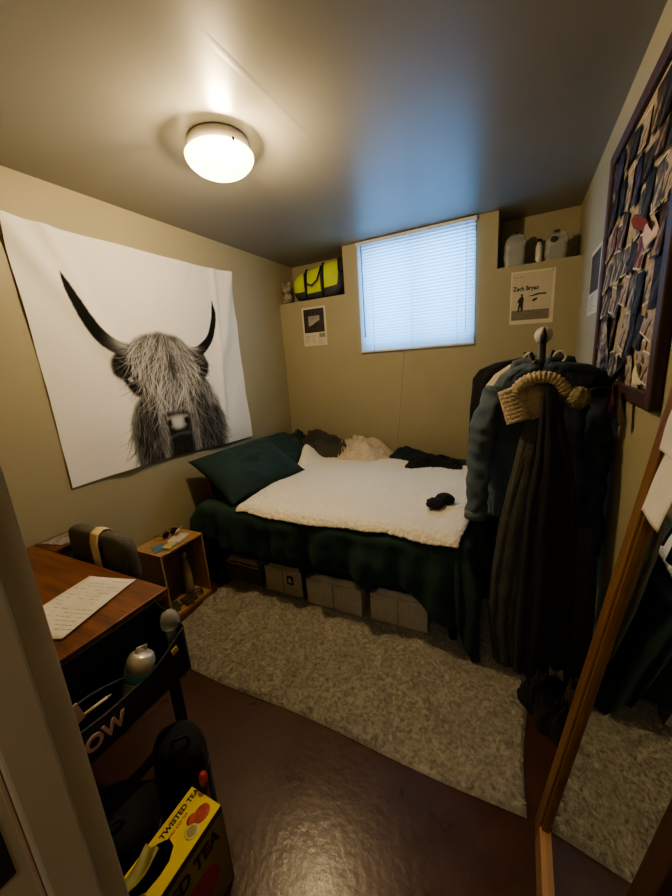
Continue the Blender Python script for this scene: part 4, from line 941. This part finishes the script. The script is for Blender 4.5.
MB().tube([onbag(-1.896, 0.35, 0.012), (-1.87, YB - 0.03, 2.30), (-1.80, YB - 0.035, 2.27), (-1.74, YB - 0.03, 2.31), onbag(-1.712, 0.45, 0.012)], 0.007, 8).build('carry_handle', M['black_trim'], bg)
MB().bx((-1.55, YB + 0.02, zs + 0.20), (-1.49, YB + 0.10, zs + 0.33)).build('end_pocket', M['black_trim'], bg, bevel=0.02)
# plush
pt = thing('plush_toy', 'small pale plush toy squeezed between the duffel bag and the wall', 'plush toy', (-2.13, YB + 0.05, zs))
MB().ball((-2.135, YB + 0.060, zs + 0.058), (0.048, 0.050, 0.058), 16, .15, 4, 1).build('body', M['plush'], pt)
MB().ball((-2.140, YB + 0.050, zs + 0.142), (0.052, 0.046, 0.044), 16, .12, 4, 3).build('head', M['plush'], pt)
for dx in (-0.036, 0.036): MB().ball((-2.140 + dx, YB + 0.050, zs + 0.186), (0.018, 0.012, 0.022), 10).build('ear', M['plush'], pt)
for dx in (-0.024, 0.026): MB().ball((-2.125 + dx, YB + 0.02, zs + 0.020), (0.020, 0.030, 0.019), 10).build('foot', M['plush'], pt)
for dx in (-0.018, 0.018): MB().ball((-2.140 + dx, YB + 0.006, zs + 0.150), 0.004, 8).build('eye', M['ink'], pt)
# jugs
def jug(x, y, w_, h_, label, name='plastic_jug', hx=0.02):
    o = thing(name, label, 'jug', (x, y, zs))
    def fn(u, v):
        th = 2 * PI * u; c, s = math.cos(th), math.sin(th); e = 0.45
        if v < 0.6: k = 1 - 0.04 * math.sin(v * 16); z = v / .6 * .62
        else: q = (v - .6) / .4; k = 1 - 0.80 * q ** 1.5; z = .62 + .33 * math.sin(q * PI / 2)
        return (x + w_ / 2 * k * math.copysign(abs(c) ** e, c), y + w_ / 2 * k * math.copysign(abs(s) ** e, s), zs + 0.002 + h_ * z)
    mb = MB().grid(fn, 40, 26, closed_u=True); mb.f.append(tuple(range(39, -1, -1))); mb.smooth.append(True); mb.build('body', M['jug'], o)
    MB().lathe([(0, 0), (0.019, 0), (0.019, 0.018), (0, 0.018)], (x, y, zs + h_ * .95), n=18).build('cap', M['slate'], o)
    MB().tube([(x + w_ * .10, y - w_ * .22, zs + h_ * .90), (x + w_ * .34, y - w_ * .40, zs + h_ * .84), (x + w_ * .44, y - w_ * .46, zs + h_ * .66), (x + w_ * .40, y - w_ * .44, zs + h_ * .50)], 0.010, 10).build('handle', M['jug'], o)
    return o
jug(-0.075, YB + 0.10, 0.148, 0.245, 'cloudy gallon jug nearest the window in the right hand niche')
b = thing('bottle', 'slim white bottle between the two cloudy jugs in the niche', 'bottle', (0.085, YB + 0.07, zs))
MB().lathe([(0, 0), (0.022, 0), (0.023, 0.01), (0.022, 0.115), (0.012, 0.135), (0.012, 0.145)], (0.085, YB + 0.06, zs), n=24).build('body', M['white_plastic'], b)
MB().lathe([(0.0, 0.145), (0.014, 0.145), (0.014, 0.165), (0, 0.165)], (0.085, YB + 0.06, zs), n=20).build('cap', M['black_trim'], b)
j2 = jug(0.195, YB + 0.105, 0.145, 0.205, 'cloudy handled jug closest to the corner of the room')
MB().ball((0.175, YB + 0.025, zs + 0.14), (0.022, 0.010, 0.020), 10, .2, 3, 2).build('dark_sticker', M['olive_cloth'], j2)
tag(MB().box((0.04, YB + 0.03, zs + 0.008), (0.05, 0.04, 0.014), Matrix.Rotation(.3, 3, 'Z')).build('small_box', M['slate'], bevel=0.003), 'tiny dark box lying on the niche ledge by the white bottle', 'box')
tag(MB().ball((0.31, YB + 0.05, zs + 0.010), (0.022, 0.016, 0.009), 10).build('lighter', M['brown_cloth']), 'tiny brown object on the niche ledge in the room corner', 'trinket')

# ------------------------------------------------------------------ coat rack
RXc, RYc = 0.085, 1.90
rk = thing('coat_rack', 'dark standing coat rack with white round knob on top, loaded with clothes', 'coat rack', (RXc, RYc, 0))
MB().tube([(RXc, RYc, 0.02), (RXc, RYc, 1.585)], 0.014, 16).build('pole', M['black_metal'], rk)
MB().ball((RXc, RYc, 1.600), (0.036, 0.030, 0.036), 18).build('knob', M['white_plastic'], rk)
MB().lathe([(0, 0), (0.012, 0), (0.014, 0.03), (0.006, 0.06), (0.0, 0.07)], (RXc, RYc - 0.034, 1.565), n=14).build('finial', M['black_metal'], rk)
for k in range(4):
    a = PI / 4 + k * PI / 2 + .2; c, s = math.cos(a), math.sin(a)
    MB().tube([(RXc + .01 * c, RYc + .01 * s, 1.48), (RXc + 0.06 * c, RYc + 0.06 * s, 1.49), (RXc + 0.085 * c, RYc + 0.085 * s, 1.53)], 0.007, 10).build('hook', M['black_metal'], rk)
    MB().tube([(RXc + .01 * c, RYc + .01 * s, 0.08), (RXc + 0.13 * c, RYc + 0.13 * s, 0.035), (RXc + 0.19 * c, RYc + 0.19 * s, 0.012)], 0.011, 10).build('foot', M['black_metal'], rk)

def garment(name, label, cat, secs, m, cy, hd=0.04, nf=9, fold=0.12, seed=0.0, sleeves=(), collar=None, hem=None, hemm=None, group=None, extra=None, wall=None):
    """secs: (z, centre x, half width[, centre y]) bottom to top; hanging cloth with vertical folds"""
    o = thing(name, label, cat, (secs[-1][1], cy, secs[-1][0]), group)
    n = len(secs)
    def at(v):
        t = v * (n - 1); j = min(int(t), n - 2); f = t - j
        g = lambda q: (secs[j][q] if q < len(secs[j]) else cy) * (1 - f) + (secs[j + 1][q] if q < len(secs[j + 1]) else cy) * f
        return g(0), g(1), g(2), g(3)
    def fn(u, v):
        z, cx, hw, c_y = at(v); th = 2 * PI * u; c, s = math.cos(th), math.sin(th); low = 1 - v
        px = math.copysign(abs(c) ** 0.8, c); py = math.copysign(abs(s) ** 0.8, s)
        d = hd * min(1, hw / 0.06)
        ff = 1 + fold * (0.35 + low) * (math.sin(nf * th + seed + 1.2 * nz(v * 2, seed)) * .6 + .6 * nz(c * 2.2 + seed, s * 2.2, v * 2.2)) + 0.10 * nz(c * 5, s * 5 + seed, v * 9)
        x = cx + hw * px * (1 + 0.25 * (ff - 1)); y = c_y + d * py * ff
        y += 0.006 * nz(x * 14 + seed, z * 12, 3)
        return (min(x, XR - 0.006), y, z + 0.012 * low * nz(c * 2 + seed, s * 2, 0) * (1 if v < .1 else 0))
    MB().grid(fn, 110, 80, closed_u=True).build('body', m, o, solid=0.003)
    for (pts, rs) in sleeves:
        k = len(pts); N_ = 40; P_ = []; R_ = []
        for i in range(N_):
            t = i / (N_ - 1) * (k - 1); j = min(int(t), k - 2); f = t - j; f2 = f
            p0 = Vector(pts[max(j - 1, 0)]); p1 = Vector(pts[j]); p2 = Vector(pts[j + 1]); p3 = Vector(pts[min(j + 2, k - 1)])
            P_.append(0.5 * ((2 * p1) + (-p0 + p2) * f + (2 * p0 - 5 * p1 + 4 * p2 - p3) * f * f + (-p0 + 3 * p1 - 3 * p2 + p3) * f ** 3))
            R_.append((rs[j] * (1 - f) + rs[j + 1] * f) * (1 + 0.07 * math.sin(i * 1.7 + seed) * (0.4 + abs(nz(i * .3, seed))) ))
        mb = MB().tube(P_, R_, 28, caps=True)
        mb.v = [(min(x + 0.014 * nz(x * 18, z * 18, seed), XR - 0.006), y + 0.020 * nz(x * 20 + y * 15, z * 24, seed + 2), z) for (x, y, z) in mb.v]
        so = mb.build('sleeve', m, o)
        c0 = P_[-2]; c1 = P_[-1]
        MB().tube([P_[-4], P_[-1] + (P_[-1] - P_[-2]) * 0.4], [R_[-4] * 1.05, R_[-1] * 1.06], 24).build('cuff', hemm or m, so)
    if collar:
        cx, cz_, w_ = collar
        MB().tube([(cx - w_, cy + 0.01, cz_ - 0.03), (cx - w_ * .75, cy + .035, cz_ + .012), (cx, cy + .045, cz_ + .022), (cx + w_ * .75, cy + .035, cz_ + .012), (cx + w_, cy + .01, cz_ - .03), (cx + w_ * .4, cy - 0.035, cz_ - .08)], [0.016, 0.02, 0.02, 0.02, 0.018, 0.010], 12).build('collar', hemm or m, o)
    if extra: extra(o)
    return o

garment('black_jacket', 'black jacket hung at the back of the coat rack nearest the window', 'jacket',
        [(0.70, -0.085, 0.155), (0.95, -0.085, 0.160), (1.25, -0.080, 0.155), (1.41, -0.078, 0.150), (1.455, -0.065, 0.130), (1.485, -0.03, 0.090), (1.50, 0.01, 0.04), (1.505, 0.015, 0.015)], M['black_cloth'], 2.10, 0.045, seed=1.0)
garment('white_shirt', 'white shirt peeking out between the black jacket and the denim jacket', 'shirt',
        [(0.69, -0.070, 0.085), (0.9, -0.06, 0.10), (1.2, -0.05, 0.105), (1.38, -0.045, 0.105), (1.435, -0.03, 0.080), (1.475, -0.005, 0.045), (1.49, 0.005, 0.012)], M['white_cloth'], 1.985, 0.025, seed=2.5)
def denim_extra(o):
    MB().box((-0.045, 1.783, 1.20), (0.075, 0.005, 0.085), Matrix.Rotation(.08, 3, 'Y')).build('chest_pocket', M['denim_edge'], o, bevel=0.002)
    for z in (0.86, 0.98, 1.10, 1.22): MB().ball((0.035, 1.778, z), 0.006, 8).build('button', M['brass'], o)
garment('denim_jacket', 'faded blue grey denim jacket on the bed side of the coat rack', 'jacket',
        [(0.76, -0.015, 0.098), (0.95, -0.015, 0.108), (1.2, -0.01, 0.112), (1.36, -0.01, 0.115), (1.43, 0.005, 0.090), (1.465, 0.02, 0.055), (1.485, 0.03, 0.02)], M['denim'], 1.84, 0.055, seed=3.7, nf=7,
        sleeves=[([(-0.095, 1.80, 1.385), (-0.135, 1.755, 1.22), (-0.155, 1.73, 1.02), (-0.163, 1.715, 0.78)], [0.045, 0.058, 0.052, 0.046])], collar=(0.02, 1.47, 0.055), hemm=M['denim_edge'], extra=None)
def navy_extra(o):
    MB().box((0.205, 1.748, 1.17), (0.07, 0.005, 0.08)).build('chest_pocket', M['dark_denim'], o, bevel=0.002)
    for z in (0.78, 0.92, 1.06): MB().ball((0.165, 1.75, z), 0.006, 8).build('button', M['steel'], o)
garment('dark_denim_jacket', 'dark indigo denim jacket hung on the wall side of the coat rack', 'jacket',
        [(0.66, 0.225, 0.088), (0.9, 0.225, 0.098), (1.2, 0.22, 0.105), (1.385, 0.215, 0.112), (1.435, 0.205, 0.105), (1.468, 0.175, 0.075), (1.485, 0.14, 0.025)], M['dark_denim'], 1.80, 0.050, seed=5.5, nf=7,
        sleeves=[([(0.275, 1.79, 1.375), (0.292, 1.765, 1.20), (0.298, 1.745, 1.0), (0.295, 1.73, 0.68)], [0.045, 0.048, 0.046, 0.040])], collar=(0.15, 1.475, 0.05), extra=navy_extra)
garment('grey_green_cardigan', 'long grey green knitted cardigan hanging in front, reaching almost to the rug', 'cardigan',
        [(0.075, -0.005, 0.052, 1.64), (0.3, -0.030, 0.056, 1.645), (0.55, -0.018, 0.060, 1.65), (0.8, 0.010, 0.062, 1.655), (1.0, 0.040, 0.058, 1.66), (1.18, 0.062, 0.050, 1.67), (1.33, 0.075, 0.036, 1.68), (1.40, 0.080, 0.014, 1.69)], M['grey_cloth'], 1.66, 0.034, seed=7.2, nf=8, fold=0.2)
garment('black_coat', 'long black coat hanging by its loop at the front of the coat rack', 'coat',
        [(0.10, 0.130, 0.105, 1.60), (0.4, 0.135, 0.105, 1.605), (0.7, 0.135, 0.098, 1.61), (0.95, 0.135, 0.085, 1.615), (1.12, 0.132, 0.060, 1.62), (1.25, 0.120, 0.044, 1.625), (1.36, 0.108, 0.026, 1.63), (1.435, 0.098, 0.008, 1.64)], M['black_cloth'], 1.61, 0.048, seed=8.8, nf=8, fold=0.2)
garment('dark_trousers', 'dark patterned trousers hanging low beside the long black coat', 'trousers',
        [(0.06, 0.272, 0.060, 1.69), (0.4, 0.275, 0.062, 1.70), (0.66, 0.262, 0.060, 1.71), (0.80, 0.26, 0.05, 1.72)], M['olive_cloth'], 1.70, 0.030, seed=4.1, nf=8, fold=0.15)
garment('brown_coat', 'dark brown coat squeezed between the jackets and the side wall', 'coat',
        [(0.06, 0.305, 0.035), (0.6, 0.31, 0.036), (0.9, 0.31, 0.036), (1.2, 0.305, 0.036), (1.33, 0.29, 0.034), (1.40, 0.26, 0.012)], M['brown_cloth'], 1.97, 0.07, seed=9.9, nf=6)
garment('black_trousers', 'black trousers hanging between the bed end and the long cardigan', 'trousers',
        [(0.10, -0.015, 0.045), (0.4, -0.02, 0.050), (0.66, -0.015, 0.055), (0.76, -0.01, 0.045)], M['black_cloth'], 1.76, 0.05, seed=6.1, nf=7)
# white hangers hooks
for (x, y, z, lb) in ((0.035, 1.845, 1.505, 'white plastic hanger hook above the denim jacket collar'), (0.145, 1.80, 1.505, 'white plastic hanger hook above the dark indigo jacket')):
    tag(MB().tube([(x + 0.022 * math.cos(a), y, z + 0.022 * math.sin(a)) for a in [k * PI / 12 - PI / 3 for k in range(17)]], 0.005, 10).build('clothes_hanger', M['white_plastic']), lb, 'hanger')
# knitted hat with pom
ht = thing('knitted_hat', 'beige ribbed knitted hat with an olive pompom hung over the rack hooks', 'hat', (0.06, 1.66, 1.35))
def cuff(u, v):
    # ribbed cuff: a slab from (-.055,1.375) to (.02,1.26)
    th = 2 * PI * v; a = Vector((-0.035, 1.655, 1.395)).lerp(Vector((0.005, 1.645, 1.262)), u)
    rib = 1 + 0.10 * abs(math.sin(u * PI * 8)); cx = math.cos(th); sx = math.sin(th)
    return tuple(a + Vector((0.93, 0, 0.36)) * 0.050 * cx + Vector((0, 1, 0)) * 0.028 * sx * rib)
mb = MB().grid(lambda u, v: cuff(v, u), 36, 60, closed_u=True); q = len(mb.v)
mb.f += [tuple(range(35, -1, -1)), tuple(q - 36 + i for i in range(36))]; mb.smooth += [True, True]; mb.build('ribbed_cuff', M['knit'], ht)
MB().ball((0.060, 1.675, 1.325), (0.075, 0.034, 0.078), 20, .10, 2, 2).build('crown', M['knit'], ht)
mb = MB().tube([(-0.012, 1.655, 1.380), (0.020, 1.650, 1.418), (0.065, 1.645, 1.436), (0.110, 1.645, 1.430), (0.145, 1.648, 1.405), (0.160, 1.65, 1.365)], [0.016, 0.021, 0.023, 0.023, 0.022, 0.016], 16)
def ribs(mb):
    return mb
pts = []
for k in range(90):
    t = k / 89; a = PI * (0.93 - 0.86 * t); pts.append((0.072 + 0.092 * math.cos(a), 1.645, 1.345 + 0.090 * math.sin(a)))
MB().tube(pts, [0.025 * (1 + 0.09 * math.sin(k * 1.2)) for k in range(90)], 16).build('rolled_brim', M['knit'], ht)
MB().ball((0.200, 1.640, 1.352), (0.042, 0.036, 0.042), 22, .18, 4, 4).build('pompom', M['pom'], ht)

# floor clutter beneath the rack
heap('tote_bag', (0.19, 1.52, 0.002), (0.24, 0.34, 0.20), M['black_cloth'], 'slumped black bag on the floor beneath the coats', 'bag', 5.2, nres=70)
heap('knit_scarf', (0.27, 1.50, 0.09), (0.10, 0.14, 0.12), M['brown_cloth'], 'small tan brown cloth spilling out of the slumped black bag', 'scarf', 8.4, nres=40)
tag(MB().grid(lambda u, v: (0.165 + 0.055 * u, 1.50 + 0.05 * v, 0.185 + 0.012 * math.sin(5 * u + 2 * v)), 8, 8).build('paper_tag', M['brown_cloth'], None, solid=0.001), 'small crumpled tan paper tag on top of the slumped black bag', 'tag')

# ------------------------------------------------------------------ leaning mirror
mr = thing('leaning_mirror', 'tall oak framed mirror leaning against the side wall', 'mirror', (0.12, 0.78, 0))
ln_ = math.hypot(0.221, 1.66); ux = Vector((0.221, 0, 1.66)).normalized(); nn = Vector((-ux.z, 0, ux.x))   # up along the mirror, outward normal (to -x)
B0 = Vector((0.128, 0, 0.0))
def mp(y, h, d): return B0 + ux * h + nn * d + Vector((0, y, 0))
def slab(y0, y1, h0, h1, d0, d1):
    vs = [mp(y, h, d) for y in (y0, y1) for h in (h0, h1) for d in (d0, d1)]
    return MB().add(vs, [(0, 1, 3, 2), (4, 6, 7, 5), (0, 4, 5, 1), (2, 3, 7, 6), (0, 2, 6, 4), (1, 5, 7, 3)])
MY0, MY1, MH, FW, FD = 0.50, 1.045, 1.665, 0.055, 0.022
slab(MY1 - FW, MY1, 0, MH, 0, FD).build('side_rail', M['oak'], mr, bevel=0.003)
slab(MY0, MY0 + FW, 0, MH, 0, FD).build('side_rail', M['oak_in_shade'], mr, bevel=0.003)  # near rail is the same oak with its shade painted in
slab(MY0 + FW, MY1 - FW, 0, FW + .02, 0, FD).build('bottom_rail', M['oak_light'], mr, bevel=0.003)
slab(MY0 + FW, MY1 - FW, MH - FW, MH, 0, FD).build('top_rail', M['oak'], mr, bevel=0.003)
slab(MY1 - FW - 0.012, MY1 - FW, FW, MH - FW, 0.006, FD - 0.006).build('inner_bead', M['oak'], mr)
m, nt, out = nodes_of('mirror_glass'); g = nt.nodes.new('ShaderNodeBsdfGlossy'); g.inputs['Roughness'].default_value = 0.0; g.inputs[0].default_value = (0.80, 0.82, 0.80, 1); nt.links.new(g.outputs[0], out.inputs[0])
slab(MY0 + FW - .005, MY1 - FW + .005, FW - .005, MH - FW + .005, 0.003, 0.006).build('mirror_glass', m, mr)
slab(MY0 + .01, MY1 - .01, 0.01, MH - 0.01, -0.003, 0.0015).build('backing', M['board_frame'], mr)
# paper notes hung on the mirror
def note(y0, y1, h0, h1, label, sk_):
    def fn(u, v):
        y = y0 + (y1 - y0) * u + sk_ * v; h = h0 + (h1 - h0) * v
        return tuple(mp(y, h, FD + 0.003 + 0.004 * (1 - v) + 0.002 * math.sin(5 * u + 4 * v)))
    o = MB().grid(fn, 12, 16).build('paper_note', M['paper'], None, solid=0.0008); return tag(o, label, 'paper')
note(0.855, 0.975, 1.185, 1.33, 'white paper note stuck low over the upper part of the mirror frame', -0.03)
note(0.83, 0.985, 1.325, 1.42, 'white paper note above the other one on the mirror frame', 0.0)

# ------------------------------------------------------------------ camera (solved from the photograph's vanishing lines)
cam = bpy.data.cameras.new('camera'); co_ = bpy.data.objects.new('camera', cam); C.objects.link(co_)
R_ = (0.8929589699138785, 0.4445809702209147, -0.07051268657323441); U_ = (-0.04220709048539195, 0.23865111114630663, 0.9701877182594053); F_ = (-0.4481549280807955, 0.8633616901774501, -0.23187011961620596)
m4 = Matrix(((R_[0], U_[0], -F_[0], 0), (R_[1], U_[1], -F_[1], 0), (R_[2], U_[2], -F_[2], 1.55), (0, 0, 0, 1)))
co_.matrix_world = m4
cam.sensor_fit = 'VERTICAL'; cam.sensor_height = 36; cam.lens = 359.875 / 896 * 36; cam.clip_start = 0.02
bpy.context.scene.camera = co_
sc = bpy.context.scene
sc.view_settings.view_transform = 'AgX'
sc.view_settings.look = 'AgX - Medium High Contrast'
sc.view_settings.exposure = -0.10
